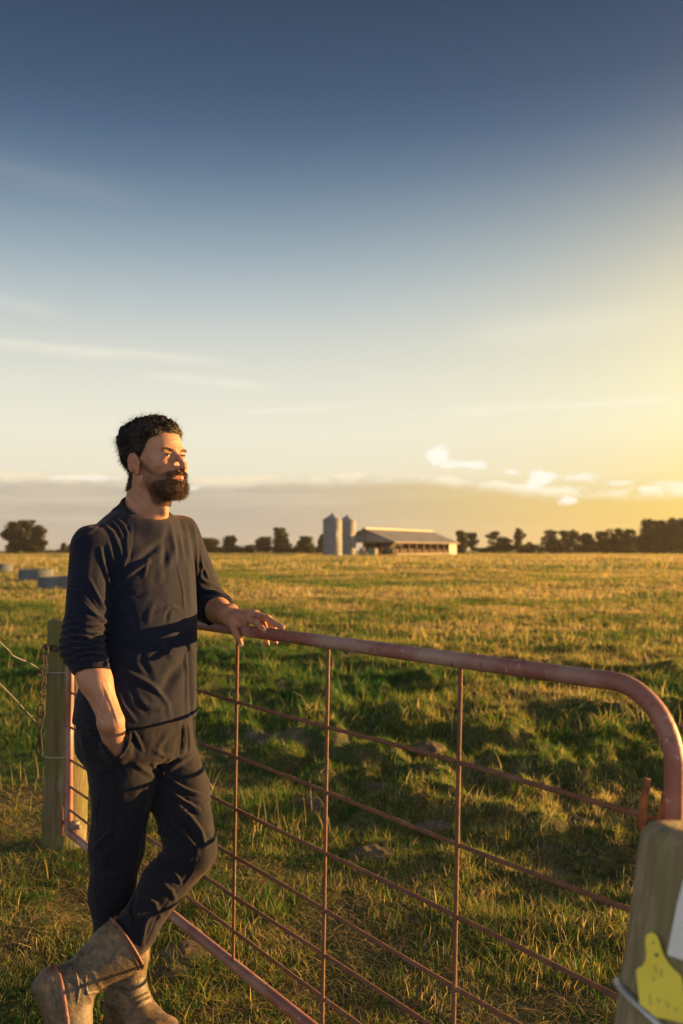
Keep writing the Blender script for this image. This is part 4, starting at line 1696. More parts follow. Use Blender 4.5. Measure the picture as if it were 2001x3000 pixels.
# smile lines and crow's feet
Nh = vnormals(Vh, Qh)
fcr = []
for s_ in (-1, 1):
    fcr += [([(.100, .017 * s_, -.040), (.088, .030 * s_, -.052), (.080, .034 * s_, -.066)], .0035, -.0022),
            ([(.082, .045 * s_, .001), (.068, .058 * s_, .006)], .002, -.0010), ([(.082, .045 * s_, -.003), (.066, .060 * s_, -.008)], .002, -.0011),
            ([(.080, .044 * s_, -.008), (.064, .057 * s_, -.022)], .0022, -.0010), ([(.076, .040 * s_, -.014), (.062, .052 * s_, -.034)], .0022, -.0009)]
fcr += [([(.092, -.03, .050), (.094, 0, .052), (.092, .03, .050)], .0025, -.0007), ([(.094, -.03, .038), (.096, 0, .040), (.094, .03, .038)], .0025, -.0008),
        ([(.098, .004, .014), (.098, .005, .026)], .002, -.001)]
Dp = np.zeros(len(Vh))
for pts, w, a in fcr:
    d = np.full(len(Vh), 9.)
    for i in range(len(pts) - 1):
        d = np.minimum(d, cone(Lh, pts[i], pts[i + 1], 0, 0))
    Dp += a * np.exp(-(d / w) ** 2)
Vh = Vh + Nh * Dp[:, None]
Lh = w2h(Vh)


def hairline(L):
    """>0 inside the scalp hair"""
    f, l, z = L[:, 0], np.abs(L[:, 1]), L[:, 2]
    fb = np.interp(z, [-.095, -.060, -.045, -.030, -.012, .004, .026, .045, .056, .066, .075, .09], [-.050, -.040, -.032, -.022, -.020, .018, .040, .050, .056, .074, .090, .2])
    fb = fb + .004 * np.sin(l * 160) + .010 * (1 - sstep(l, .0, .05)) * (z > .05)
    r = fb - f
    r = np.where(z < -.080, -.01, r)
    return r


def beardmask(L):
    f, l, z = L[:, 0], np.abs(L[:, 1]), L[:, 2]
    top_ = np.interp(f, [.000, .012, .024, .040, .060, .078, .088, .095, .11], [-.02, .004, -.012, -.034, -.048, -.050, -.0475, -.0455, -.0455])
    bot_ = np.interp(f, [.00, .02, .04, .09], [-.090, -.112, -.128, -.14])
    m_ = np.minimum(np.minimum((top_ - z) / .006, (z - bot_) / .012), (f - (.006 + .10 * np.clip(-.02 - z, -.03, .1))) / .006)
    lip = ell(np.stack([f, l, z], 1), (.098, 0, -.0665), (.020, .0225, .0062))
    m_ = np.minimum(m_, lip / .0025)
    nose = ell(np.stack([f, l, z], 1), (.104, 0, -.036), (.017, .019, .0125))
    m_ = np.minimum(m_, nose / .003)
    return np.clip(m_, 0, 1)


bm_ = beardmask(Lh)
f0, z0 = Lh[:, 0], Lh[:, 2]
hl_ = sstep(hairline(Lh), -.004, .004)
f, l, z = Lh[:, 0], np.abs(Lh[:, 1]), Lh[:, 2]
isear = (ear_sdf(Lh) < .0045) & (head_sdf(Lh) > .0025)
neckst = sstep(z, -.16, -.11) * (1 - sstep(z, -.10, -.08)) * sstep(f, .0, .03) * .45
cheekst = np.exp(-((z + .038) / .016) ** 2) * sstep(f, .02, .035) * (1 - sstep(f, .075, .09)) * .35
stub = np.clip(np.maximum.reduce([bm_ * (.20 + .72 * np.maximum(sstep(-z0, .062, .086) * sstep(f0, .018, .058), sstep(f0, .078, .092))), hl_ * .95, neckst]), 0, 1) * (~isear)
lipm = sstep(-ell(np.stack([f, l, z], 1), (.097, 0, -.0660), (.014, .0225, .0100)), -.001, .001)
flush = np.clip(lipm + .35 * isear + .35 * np.exp(-((Lh[:, 0] - .113) ** 2 + (z + .036) ** 2 + l ** 2) / .0002) + .25 * np.exp(-((f - .07) ** 2 + (l - .045) ** 2 + (z + .03) ** 2) / .0004), 0, 1)

# --- arms, hands, torso and legs of the body
sh_r, el_r, wr_r = P3(268, 1602, 3.00), P3(240, 1895, 2.93), P3(326, 2108, 2.885)
sh_l, el_l, wr_l = P3(530, 1566, 3.27), P3(606, 1768, 3.47), P3(664, 1803, 3.235)


def arm_r_sdf(P):
    mid = el_r * .55 + wr_r * .45
    d = chainp(P, [el_r, mid, wr_r], [.0465, .0430, .0345], .03)
    k1 = P3(346, 2195, 2.955)
    d = smin(d, cone(P, wr_r + np.array([.000, 0.004, -.012]), k1, .0345, .033), .02)
    d = smin(d, cone(P, P3(316, 2120, 2.90), P3(330, 2195, 2.97), .026, .024), .02)
    # fingers inside the pocket
    for px, py, Z in ((326, 2258, 3.03), (340, 2268, 3.02), (354, 2266, 3.01), (366, 2256, 3.0)):
        b0 = P3(px - 2, py - 62, Z)
        d = smin(d, cone(P, b0, P3(px, py, Z), .0100, .0088), .004)
    d = smin(d, chainp(P, [P3(360, 2165, 2.93), P3(374, 2200, 2.965), P3(380, 2230, 2.99)], [.012, .0105, .009], .004), .006)
    return d


FG = [  # left hand: index, middle, ring, little, thumb; (px, py, distance)
    ([(731, 1814, 3.125), (753, 1825, 3.068), (766, 1839, 3.040), (776, 1850, 3.022)], [.0108, .0098, .0090, .0080]),
    ([(745, 1801, 3.150), (782, 1812, 3.075), (806, 1827, 3.015), (828, 1838, 2.975)], [.0108, .0100, .0091, .0080]),
    ([(750, 1799, 3.175), (786, 1812, 3.125), (803, 1842, 3.080), (806, 1882, 3.052)], [.0104, .0096, .0088, .0080]),
    ([(744, 1800, 3.205), (768, 1812, 3.165), (780, 1846, 3.130), (782, 1885, 3.098)], [.0098, .0090, .0084, .0076]),
    ([(684, 1826, 3.165), (688, 1846, 3.142), (697, 1866, 3.135), (705, 1886, 3.140)], [.0150, .0125, .0112, .0092]),
]


def hand_l_sdf(P):
    d = chainp(P, [el_l, el_l * .5 + wr_l * .5, wr_l], [.047, .045, .029], .02)
    d = smin(d, cone(P, wr_l, wr_l + np.array([.012, .02, .012]), .028, .026), .01)
    mcp = [P3(*f_[0][0]) for f_ in FG[:4]]
    wl = [wr_l + np.array([.004, -.020, -.004]), wr_l + np.array([.004, -.006, .004]), wr_l + np.array([.004, .010, .004]), wr_l + np.array([.002, .022, -.002])]
    pal = None
    for a_, b_ in zip(wl, mcp):
        c_ = cone(P, a_, b_, .0190, .0125)
        pal = c_ if pal is None else smin(pal, c_, .010)
    d = smin(d, pal, .014)
    d = smin(d, cone(P, P3(690, 1838, 3.18), P3(722, 1826, 3.14), .011, .010), .012)   # web of the thumb
    d = smin(d, cone(P, wr_l + np.array([.002, -.018, -.008]), P3(686, 1830, 3.165), .020, .0155), .012)
    for pts, rd_ in FG[:4]:
        d = smin(d, chainp(P, [P3(*p) for p in pts], rd_, .002), .0045)
        d = smin(d, ell(P, P3(*pts[0]) + np.array([0, 0, .004]), (.0105, .0105, .009)), .005)    # knuckle
        d = smin(d, ell(P, P3(*pts[1]) + np.array([.001, -.001, .002]), (.0105, .0105, .0095)), .004)
    d = smin(d, chainp(P, [P3(*p) for p in FG[4][0]], FG[4][1], .003), .008)
    # nails
    return d


torso_tab = np.array([  # z, cx, cy, a(half width), b(half depth)
    (1.585, -.640, 3.160, .060, .060), (1.555, -.638, 3.158, .085, .066), (1.52, -.635, 3.150, .130, .082), (1.47, -.632, 3.145, .172, .105),
    (1.40, -.630, 3.140, .180, .126), (1.32, -.626, 3.138, .176, .136), (1.24, -.622, 3.135, .172, .144), (1.15, -.622, 3.130, .170, .148),
    (1.06, -.630, 3.120, .176, .152), (.98, -.640, 3.110, .190, .160), (.88, -.645, 3.105, .198, .166)])


def stack(P, tab, grow=0., ex=2.3, rz=None):
    z = P[:, 2]
    o = np.argsort(tab[:, 0])
    t = tab[o]
    cx, cy, a, b = [np.interp(z, t[:, 0], t[:, i]) for i in (1, 2, 3, 4)]
    a, b = a + grow, b + grow
    px_, py_ = P[:, 0] - cx, P[:, 1] - cy
    F_, L_ = (fb_, lb_) if rz is None else rz
    u = np.abs(px_ * L_[0] + py_ * L_[1]) / a
    w = np.abs(px_ * F_[0] + py_ * F_[1]) / b
    r = (u ** ex + w ** ex) ** (1 / ex)
    d = (r - 1) * np.minimum(a, b)
    return d


hip_l, kn_l, an_l = P3(462, 2105, 3.20), P3(572, 2500, 2.96), P3(200, 2872, 2.74)
hip_r, kn_r, an_r = P3(312, 2105, 3.07), P3(338, 2490, 2.99), P3(372, 2905, 2.96)


def body_core(P):
    d = smax(stack(P, torso_tab, -.022), P[:, 2] - 1.53, .02)
    d = smax(d, .85 - P[:, 2], .02)
    for a_, b_, c_ in ((sh_r, el_r, wr_r), (sh_l, el_l, wr_l)):
        d = smin(d, cone(P, a_, b_, .050, .038), .03)
        d = smin(d, cone(P, b_, b_ * .4 + c_ * .6, .038, .034), .01)
    for a_, b_, c_ in ((hip_r, kn_r, an_r), (hip_l, kn_l, an_l)):
        d = smin(d, cone(P, a_, b_, .070, .048), .04)
        d = smin(d, chainp(P, [b_, c_] if a_ is hip_r else [b_, P3(380, 2755, 2.85), c_], [.046, .032] if a_ is hip_r else [.046, .034, .030], .01), .01)
    d = smin(d, cone(P, np.array([-.632, 3.150, 1.46]), NB0, .062, .060), .03)
    return d


parts_ = [(Vh, Qh, stub, flush)]
Vb, Qb = isosurface(body_core, (-1.0, 2.6, .03), (-.25, 3.62, 1.62), .009)
Vb = relax(Vb, Qb, 1)
lo_, hi_ = np.minimum(np.minimum(el_r, wr_r), P3(340, 2280, 2.9)) - .07, np.maximum(el_r, wr_r) + .07
Vr, Qr = isosurface(arm_r_sdf, lo_ - np.array([0, 0, .02]), hi_ + np.array([.05, .05, 0]), .0026)
Vr = relax(Vr, Qr, 2)
Nr_ = vnormals(Vr, Qr)
Vr = Vr + Nr_ * ((fbm(Vr[:, 0] * 30, Vr[:, 1] * 30, Vr[:, 2] * 14, seed=61, oct=3) - .5) * .0045)[:, None]
for pts_ in ([(262, 2010), (290, 2060), (312, 2120), (322, 2170)], [(300, 2000), (330, 2070), (350, 2130)], [(278, 2080), (300, 2100), (330, 2110)]):
    Vr = folds(Vr, Qr, [(pts_, 3.5, 1.1)])
Vl, Ql = isosurface(hand_l_sdf, np.array([-.56, 2.90, 1.08]), np.array([-.12, 3.56, 1.33]), .0016)
Vl = relax(Vl, Ql, 1, .4)
# veins and tendons on the back of the resting hand
Nl = vnormals(Vl, Ql)
dd = np.zeros(len(Vl))
for i in range(4):
    a_, b_ = wr_l + np.array([.0, (-.014, -.004, .008, .018)[i], .02]), P3(*FG[i][0][0]) + np.array([0, 0, .012])
    d = cone(Vl, a_, b_, 0, 0)
    dd += .0011 * np.exp(-(d / .006) ** 2) * 1.0
for i in range(5):                                   # knuckle creases and nails
    pts = FG[i][0]
    for j in (1, 2):
        c_ = P3(*pts[j])
        ax = P3(*pts[j + 1]) - P3(*pts[j - 1])
        ax /= np.linalg.norm(ax)
        tpar = (Vl - c_) @ ax
        near = np.linalg.norm(Vl - c_, axis=1) < .018
        dd -= .0006 * np.exp(-((np.abs(tpar) - .003) / .0012) ** 2) * near
Vl = Vl + Nl * dd[:, None]
flr = np.zeros(len(Vl))
tips = np.array([P3(*f_[0][-1]) for f_ in FG])
for tpt in tips:
    flr = np.maximum(flr, .45 * np.exp(-(np.linalg.norm(Vl - tpt, axis=1) / .016) ** 2))
kn_ = np.array([P3(*f_[0][1]) for f_ in FG] + [P3(*f_[0][0]) for f_ in FG])
for tpt in kn_:
    flr = np.maximum(flr, .30 * np.exp(-(np.linalg.norm(Vl - tpt, axis=1) / .010) ** 2))
Vs, Qs, S1, S2 = [Vh], [Qh], [stub], [flush]
for V_, Q_, s_ in ((Vb, Qb, None), (Vr, Qr, None), (Vl, Ql, flr)):
    off = sum(len(a_) for a_ in Vs)
    Vs.append(V_)
    Qs.append(Q_ + off)
    S1.append(np.zeros(len(V_)))
    S2.append(np.zeros(len(V_)) if s_ is None else s_)
body = quads('body', np.concatenate(Vs), np.concatenate(Qs), M_skin, man, attrs={'stubble': np.concatenate(S1), 'flush': np.concatenate(S2)})
# finger nails
M_nail = simple('finger_nail', (.62, .40, .33), (.66, .44, .37), 30, .3)
for i in range(5):
    pts = FG[i][0]
    tpt, pr = P3(*pts[-1]), P3(*pts[-2])
    ax = (tpt - pr) / np.linalg.norm(tpt - pr)
    back = [np.array([.2, -.45, .87]), np.array([.1, -.25, .96]), np.array([.75, .3, .3]), np.array([.75, .3, .3]), np.array([-.25, -.95, .15])][i]
    back = back - ax * (back @ ax)
    back /= np.linalg.norm(back)
    sd2 = np.cross(ax, back)
    rr_ = FG[i][1][-1]
    V_, F_ = [], []
    for a_ in range(6):
        for b_ in range(6):
            u_ = -1 + 2 * a_ / 5
            w_ = -1 + 2 * b_ / 5
            V_.append(tpt + ax * (.001 + .0058 * u_) + sd2 * (.0052 * w_ * (1 - .15 * u_ * u_)) + back * (rr_ * (1.04 - .22 * w_ * w_ - .10 * max(u_, 0) ** 2)))
    for a_ in range(5):
        for b_ in range(5):
            F_.append((a_ * 6 + b_, a_ * 6 + b_ + 1, a_ * 6 + b_ + 7, a_ * 6 + b_ + 6))
    mb = MB()
    mb.add(V_, F_)
    mb.build('finger_nail', M_nail, man)

# eyes
for s_ in (-1, 1):
    mb = MB()
    rr_ = .0124 * HS
    nu, nv_ = 24, 16
    V_, F_ = [], []
    for i in range(nv_ + 1):
        for j in range(nu):
            t_, p_ = math.pi * i / nv_, 2 * math.pi * j / nu
            V_.append((rr_ * math.cos(t_), rr_ * math.sin(t_) * math.cos(p_), rr_ * math.sin(t_) * math.sin(p_)))
    for i in range(nv_):
        for j in range(nu):
            F_.append((i * nu + j, i * nu + (j + 1) % nu, (i + 1) * nu + (j + 1) % nu, (i + 1) * nu + j))
    mb.add(V_, F_)
    eo = mb.build('eye', M_eye)
    eo.parent = man
    wl_ = h2w((.0790, .0315 * s_, -.0004)) - np.array(man.location)
    gx = np.stack([hf * .96 + hl * .10, hl, hu], 1)
    M4 = Matrix.Identity(4)
    g0 = Vector(hf * .99 - hl * .06).normalized()
    g2 = Vector((0, 0, 1))
    g1 = g2.cross(g0).normalized()
    g2 = g0.cross(g1)
    for i, cvec in enumerate((g0, g1, g2)):
        for j in range(3):
            M4[j][i] = cvec[j]
    M4.translation = Vector(wl_)
    eo.matrix_basis = M4


# lash lines on the upper lids
for s_ in (-1, 1):
    mb = MB()
    mb.tube([Vector(h2w((f_, l_ * s_, z_))) for f_, l_, z_ in ((.0880, .0200, .0008), (.0918, .0255, .0032), (.0930, .0320, .0038), (.0905, .0385, .0030), (.0850, .0445, .0008))], [.0006, .0014, .0018, .0016, .0008], 6)
    mb.tube([Vector(h2w((f_, l_ * s_, z_))) for f_, l_, z_ in ((.0880, .0205, -.0010), (.0905, .0260, -.0030), (.0915, .0320, -.0036), (.0890, .0390, -.0028), (.0850, .0445, .0000))], [.0004, .0006, .0007, .0007, .0004], 6)
    mb.build('eyelash', M_hair, man)


# --- hair
def strands(name, roots, dirs, nrm_, length, width, curl, matl, nseg=3, jit=.35, seed=5, grav=.3):
    rg = np.random.default_rng(seed)
    n = len(roots)
    d = dirs + rg.normal(0, jit, (n, 3))
    d /= np.linalg.norm(d, axis=1, keepdims=True)
    side = np.cross(d, nrm_ + rg.normal(0, .5, (n, 3)))
    side /= np.linalg.norm(side, axis=1, keepdims=True) + 1e-9
    cur = np.cross(side, d) * rg.normal(0, 1, (n, 1)) + side * rg.normal(0, 1, (n, 1))
    rows = []
    for t in np.linspace(0, 1, nseg + 1):
        c_ = roots + d * (length * t)[:, None] + cur * (curl * length * t * t)[:, None] + np.array([0, 0, -1]) * (grav * length * t * t)[:, None]
        w_ = width * (1 - .85 * t) * .5
        rows += [c_ - side * w_[:, None], c_ + side * w_[:, None]]
    V_ = np.stack(rows, 1)
    nv_ = V_.shape[1]
    lp_ = []
    for s_ in range(nseg):
        lp_ += [2 * s_, 2 * s_ + 1, 2 * s_ + 3, 2 * s_ + 2]
    Q_ = (np.arange(n)[:, None] * nv_ + np.array(lp_)[None]).reshape(-1, 4)
    return V_.reshape(-1, 3), Q_


def shell(mask, thick, nz_amp, nz_scale, seed):
    """the head surface pushed outward where mask holds"""
    T = thick * sstep(mask, 0, 1)
    L = Lh
    nz = fbm(L[:, 0] * nz_scale, L[:, 1] * nz_scale, L[:, 2] * nz_scale, seed=seed, oct=3, gain=.6) - .5
    V_ = Vh + Nh * (T * (1 + nz * nz_amp) - .0006)[:, None]
    ok = (mask > .02)[Qh].all(1)
    Q_ = Qh[ok]
    used = np.unique(Q_)
    mp = -np.ones(len(Vh), int)
    mp[used] = np.arange(len(used))
    return V_[used], mp[Q_]


Nh = vnormals(Vh, Qh)
nohair = isear | ((ear_sdf(Lh) < .002) & (Lh[:, 0] > -.024))
hm = sstep(hairline(Lh), .000, .010) * (~nohair)
zz = Lh[:, 2]
thk = (.004 + .0165 * sstep(zz, .035, .085) * (1 - .45 * sstep(Lh[:, 0], .04, .08)) + .006 * sstep(-Lh[:, 0], .03, .08) * sstep(zz, -.03, .02)) * HS
thk = thk * (.25 + .75 * sstep(hairline(Lh), .002, .030))
Vc, Qc = shell(hm, thk, 1.0, 80, 5)
rg5 = np.random.default_rng(11)
cand = np.where(hm > .25)[0]
pick = rg5.choice(cand, 9500)
swirl = np.stack([0.45 * np.sin(Lh[pick, 1] * 70 + 2), .6 * np.sin(Lh[pick, 0] * 75 + 1), -.25 + 0 * pick], 1)
swirl = np.where((zz[pick] < .03)[:, None], np.array([[-.35, 0, -.8]]), swirl)
swirl = np.where((Lh[pick, 0] < -.05)[:, None], np.array([[-.2, 0, -.9]]), swirl)
dw = swirl @ HM.T
tk_ = (thk * hm)[pick]
dirs = dw * 1.0 + Nh[pick] * (.16 + .22 * rg5.uniform(0, 1, (len(pick), 1)))
ln = (.007 + .85 * tk_) * rg5.uniform(.5, 1.25, len(pick))
Vst, Qst = strands('x', Vh[pick] + Nh[pick] * (tk_ * .75)[:, None], dirs, Nh[pick], ln, .0014 * rg5.uniform(.5, 1.2, len(pick)), .5, M_hair, jit=.30, grav=.15)
quads('hair', np.concatenate([Vc, Vst]), np.concatenate([Qc, Qst + len(Vc)]), M_hair, man)

# --- beard and moustache
f = Lh[:, 0]
bt = (.0010 + .0048 * sstep(f, .02, .085) * sstep(-zz, .045, .085) + .0022 * sstep(-zz, .05, .09) + .0022 * (zz > -.060) * sstep(f, .085, .095)) * HS
bcore = np.maximum(sstep(-zz, .064, .088) * sstep(f, .022, .060), sstep(f, .078, .092) * sstep(-zz, .036, .048))
Vc, Qc = shell(bm_ * (1 - nohair) * bcore, bt, 1.3, 75, 9)
cand = np.where((bm_ > .12) & ~nohair)[0]
wgt = bm_[cand] * (.22 + .78 * bcore[cand])
pick = rg5.choice(cand, 10000, p=wgt / wgt.sum())
dwn = np.array([.35, 0, -.75]) @ HM.T
tk_ = (bt * bm_)[pick]
dirs = dwn + Nh[pick] * .6
ln = (.004 + .8 * tk_) * rg5.uniform(.5, 1.4, len(pick))
Vst, Qst = strands('x', Vh[pick] + Nh[pick] * (tk_ * .7)[:, None], dirs, Nh[pick], ln, .0012 * rg5.uniform(.5, 1.2, len(pick)), .45, M_beard, jit=.35, seed=8, grav=.1)
# sparse cheek and neck stubble
cand = np.where((neckst > .12) & (bm_ < .2) & ~nohair)[0]
pick = rg5.choice(cand, 1600)
Vs2, Qs2 = strands('x', Vh[pick], dwn + Nh[pick] * .5, Nh[pick], rg5.uniform(.002, .006, len(pick)), np.full(len(pick), .0007), .3, M_beard, nseg=2, seed=4)
quads('beard', np.concatenate([Vc, Vst, Vs2]), np.concatenate([Qc, Qst + len(Vc), Qs2 + len(Vc) + len(Vst)]), M_beard, man)
# eyebrows
for s_ in (-1, 1):
    tq = rg5.uniform(0, 1, 300)
    base = np.stack([.0975 - .016 * tq ** 1.6, s_ * (.011 + .037 * tq), .0125 + .0060 * np.sin(tq * 2.4) + rg5.normal(0, .0016, 300)], 1)
    # drop each root on the head surface
    out_ = []
    Lsub = np.where((np.abs(Lh[:, 0] - .085) < .03) & (np.abs(zz - .015) < .018))[0]
    for p in base:
        dl = (Lh[Lsub, 1] - p[1]) ** 2 + (Lh[Lsub, 2] - p[2]) ** 2
        cnd = Lsub[np.argsort(dl)[:3]]
        out_.append(cnd[np.argmax(Lh[cnd, 0])])
    out_ = np.array(out_)
    dr = np.array([-.25, .85 * s_, .12]) @ HM.T
    V_, Q_ = strands('x', Vh[out_] - Nh[out_] * .0005, dr + Nh[out_] * .35, Nh[out_], rg5.uniform(.006, .010, 300), np.full(300, .0008), .15, M_beard, jit=.18, seed=6, grav=.05)
    quads('eyebrow', V_, Q_, M_beard, man)
# ------------------------------------------------------------------ shirt
def cut_plane(P, p0, n_):
    n_ = np.asarray(n_, float)
    n_ = n_ / np.linalg.norm(n_)
    return (P - p0) @ n_


colC = np.array([-.622, 3.136, 1.556])
col_t = -.60                                 # collar slope: lower in front
col_n = np.array([-col_t * fb_[0], -col_t * fb_[1], 1.0])
col_n = col_n / np.linalg.norm(col_n)
col_f = np.cross(lb_, col_n) * -1
if col_f @ fb_ < 0:
    col_f = -col_f


def collar_ring(a_, r_=1.0, lift=0.):
    return colC + lb_ * (.070 * r_ * math.cos(a_)) + col_f * (.078 * r_ * math.sin(a_)) + col_n * lift


def shirt_sdf(P):
    d = smax(stack(P, torso_tab), P[:, 2] - 1.585, .02)
    # trapezius and shoulders
    d = smin(d, cone(P, (-.645, 3.155, 1.525), sh_r + np.array([.030, .030, .003]), .058, .060), .05)
    d = smin(d, cone(P, (-.625, 3.165, 1.525), sh_l + np.array([-.03, -.02, .0]), .056, .058), .045)
    d = smin(d, ell(P, colC + np.array([0, 0, -.06]), (.10, .10, .06)), .03)
    # right sleeve
    wr = P3(300, 2050, 2.875)
    sl = cone(P, sh_r, el_r, .065, .0555)
    sl = smin(sl, cone(P, el_r, wr, .0555, .050), .02)
    # bunched rings above the cuff
    ax = (wr - sh_r)
    L_ = np.linalg.norm(ax)
    ax = ax / L_
    t = (P - sh_r) @ ax
    ang_ = np.arctan2((P - sh_r) @ np.cross(ax, [0, 0, 1.]), (P - sh_r) @ np.array([1., 0, 0]))
    w_ = sstep(t, .19, .24) * (1 - sstep(t, .345, .37))
    sl = sl - w_ * .0042 * np.sin(t * 300 + 1.6 * np.sin(ang_ * 2) + 2.5 * fbm(P[:, 0] * 18, P[:, 1] * 18, P[:, 2] * 18, seed=3, oct=2)) - w_ * .004
    cuff = P3(266, 1972, 2.91)
    n_ = (P3(300, 2050, 2.875) - P3(246, 1930, 2.92))
    n_ = n_ / np.linalg.norm(n_) + np.array([-.32, 0, -.05])
    sl = smax(sl, cut_plane(P, cuff, n_), .004)
    # left sleeve
    s2 = cone(P, sh_l, el_l, .062, .066)
    c2 = P3(640, 1793, 3.33)
    s3 = cone(P, el_l, P3(655, 1797, 3.27), .064, .054)
    ax2 = (wr_l - el_l) / np.linalg.norm(wr_l - el_l)
    t2 = (P - el_l) @ ax2
    w2 = sstep(t2, -.02, .04)
    s3 = s3 - w2 * .004 * np.sin(t2 * 230 + 2 * fbm(P[:, 0] * 20, P[:, 1] * 20, P[:, 2] * 20, seed=6, oct=2))
    s3 = smax(s3, cut_plane(P, c2, ax2 + np.array([.1, -.25, 0])), .004)
    s2 = smin(s2, s3, .02)
    d = smin(d, sl, .022)
    d = smin(d, s2, .025)
    # neck opening
    q_ = P - colC
    u, w, hh = q_ @ lb_, q_ @ col_f, q_ @ col_n
    hole = (np.sqrt((u / .066) ** 2 + (w / .074) ** 2) - 1) * .066
    hole = smax(hole, -.045 - hh, .01)
    d = smax(d, -hole, .006)
    # hem cut, rising toward the front of the far side
    hem = .912 + .02 * ((P[:, 0] + .64) * .5)
    d = smax(d, hem - P[:, 2], .004)
    return d


Vsh, Qsh = isosurface(shirt_sdf, (-.95, 2.74, .88), (-.30, 3.62, 1.68), .0044)
Vsh = relax(Vsh, Qsh, 2, .5)
px_, py_ = proj(Vsh)
SF = [
    # chest and shoulder
    ([(372, 1560), (371, 1630), (356, 1690)], 5, 4.5), ([(384, 1545), (381, 1600), (374, 1650)], 4, 2.5), ([(300, 1530), (330, 1560), (352, 1610), (364, 1660)], 6, 3.5),
    ([(318, 1520), (345, 1545), (362, 1580)], 4, 2.5), ([(340, 1515), (362, 1540), (378, 1575)], 4, 2.2),
    ([(354, 1692), (380, 1680), (410, 1660), (434, 1644)], 6, 7.0), ([(372, 1655), (410, 1640), (450, 1608), (485, 1580)], 9, -5.0), ([(434, 1644), (428, 1660), (421, 1690)], 5, 3),
    ([(499, 1543), (507, 1580), (515, 1650)], 6, 3.0), ([(516, 1530), (528, 1580), (540, 1640)], 5, 2.8), ([(535, 1522), (548, 1570), (556, 1640)], 5, 2.6),
    ([(488, 1560), (483, 1620), (482, 1700)], 9, -4.0), ([(470, 1690), (500, 1640), (512, 1600)], 10, 3),
    ([(566, 1530), (575, 1600), (579, 1680)], 5, 3.0), ([(520, 1660), (535, 1720), (541, 1790)], 3, 2.0), ([(546, 1640), (556, 1700), (560, 1790)], 7, 2.2),
    ([(450, 1800), (480, 1790), (505, 1776), (530, 1790)], 6, 2.5), ([(500, 1776), (492, 1800), (486, 1820)], 5, -2.5), ([(455, 1760), (440, 1790), (432, 1830)], 8, 2),
    # belly
    ([(341, 1950), (385, 1975), (437, 2003), (480, 2044)], 7, 6.0), ([(332, 1974), (345, 2020), (362, 2068), (395, 2112)], 6, 5.0),
    ([(552, 1926), (525, 1955), (500, 1985), (478, 2030)], 13, -6.5), ([(420, 1905), (418, 1940), (440, 1980)], 9, -3.5), ([(470, 1890), (500, 1920), (540, 1900)], 9, 3.0),
    ([(557, 1880), (556, 1950), (558, 2022), (561, 2108)], 4, -4.0), ([(548, 1900), (546, 1980), (548, 2090)], 4, 2.5), ([(569, 1900), (570, 2000), (567, 2100)], 4, 2.5),
    ([(395, 2040), (430, 2070), (470, 2075), (520, 2050)], 9, 3.0), ([(375, 2000), (400, 2050), (430, 2090)], 7, -3), ([(350, 1860), (400, 1900), (470, 1888)], 8, 2.5),
    ([(340, 1760), (370, 1800), (390, 1850)], 9, 2.5), ([(350, 1740), (400, 1745), (440, 1730)], 8, -2.5), ([(450, 2000), (490, 2060), (500, 2110)], 7, 2.5),
    # near sleeve
    ([(293, 1604), (300, 1645), (316, 1700), (334, 1760)], 4, 5.5), ([(317, 1589), (327, 1630), (340, 1668), (346, 1712)], 4, 4.0), ([(306, 1600), (318, 1660), (330, 1720)], 4, -4.0),
    ([(263, 1698), (280, 1735), (298, 1770), (318, 1804)], 5, 5.5), ([(240, 1762), (262, 1785), (285, 1805), (316, 1821)], 5, 5.0), ([(250, 1735), (275, 1770), (300, 1800)], 5, -3.5),
    ([(196, 1712), (215, 1722), (240, 1725)], 4, -3.5), ([(210, 1595), (245, 1570), (285, 1545)], 3.5, 2.0), ([(262, 1620), (255, 1700), (240, 1760)], 9, 2.0),
    ([(268, 1830), (290, 1832), (320, 1818)], 5, 3.0),
    ([(186, 1852), (220, 1866), (262, 1866), (308, 1846)], 4.5, 4.5), ([(187, 1872), (222, 1884), (266, 1883), (306, 1866)], 4, 4.0), ([(187, 1890), (225, 1902), (268, 1900), (304, 1884)], 4, 4.5),
    ([(189, 1908), (228, 1919), (270, 1914), (304, 1900)], 4, 4.0), ([(195, 1926), (232, 1935), (274, 1928), (302, 1914)], 4, 3.5), ([(187, 1835), (230, 1846), (280, 1840)], 4, 3.0),
    # far sleeve
    ([(590, 1650), (604, 1676), (612, 1700)], 4, 3.0), ([(586, 1690), (604, 1705), (628, 1712)], 4, 3.5), ([(588, 1720), (612, 1732), (640, 1732)], 4, 3.5), ([(588, 1745), (616, 1752), (650, 1748)], 4, 3.5),
    ([(588, 1612), (592, 1660), (588, 1700)], 4, 2.5),
    # hem stitch
    ([(330, 2100), (400, 2120), (480, 2124), (566, 2103)], 2.2, -1.6), ([(223, 2062), (250, 2075), (290, 2085)], 2.2, -1.6),
    ([(275, 1522), (320, 1500), (352, 1482)], 2.5, 2.0), ([(283, 1548), (320, 1530), (356, 1506)], 2.5, -1.6),
]
Vsh = folds(Vsh, Qsh, SF)
# the cloth's own small waviness all round
Nn = vnormals(Vsh, Qsh)
wv_ = fbm(Vsh[:, 0] * 22, Vsh[:, 1] * 22, Vsh[:, 2] * 7, seed=13, oct=2) - .5
Vsh = Vsh + Nn * (wv_ * .006)[:, None]
shirt = quads('shirt', Vsh, Qsh, M_shirt, man)
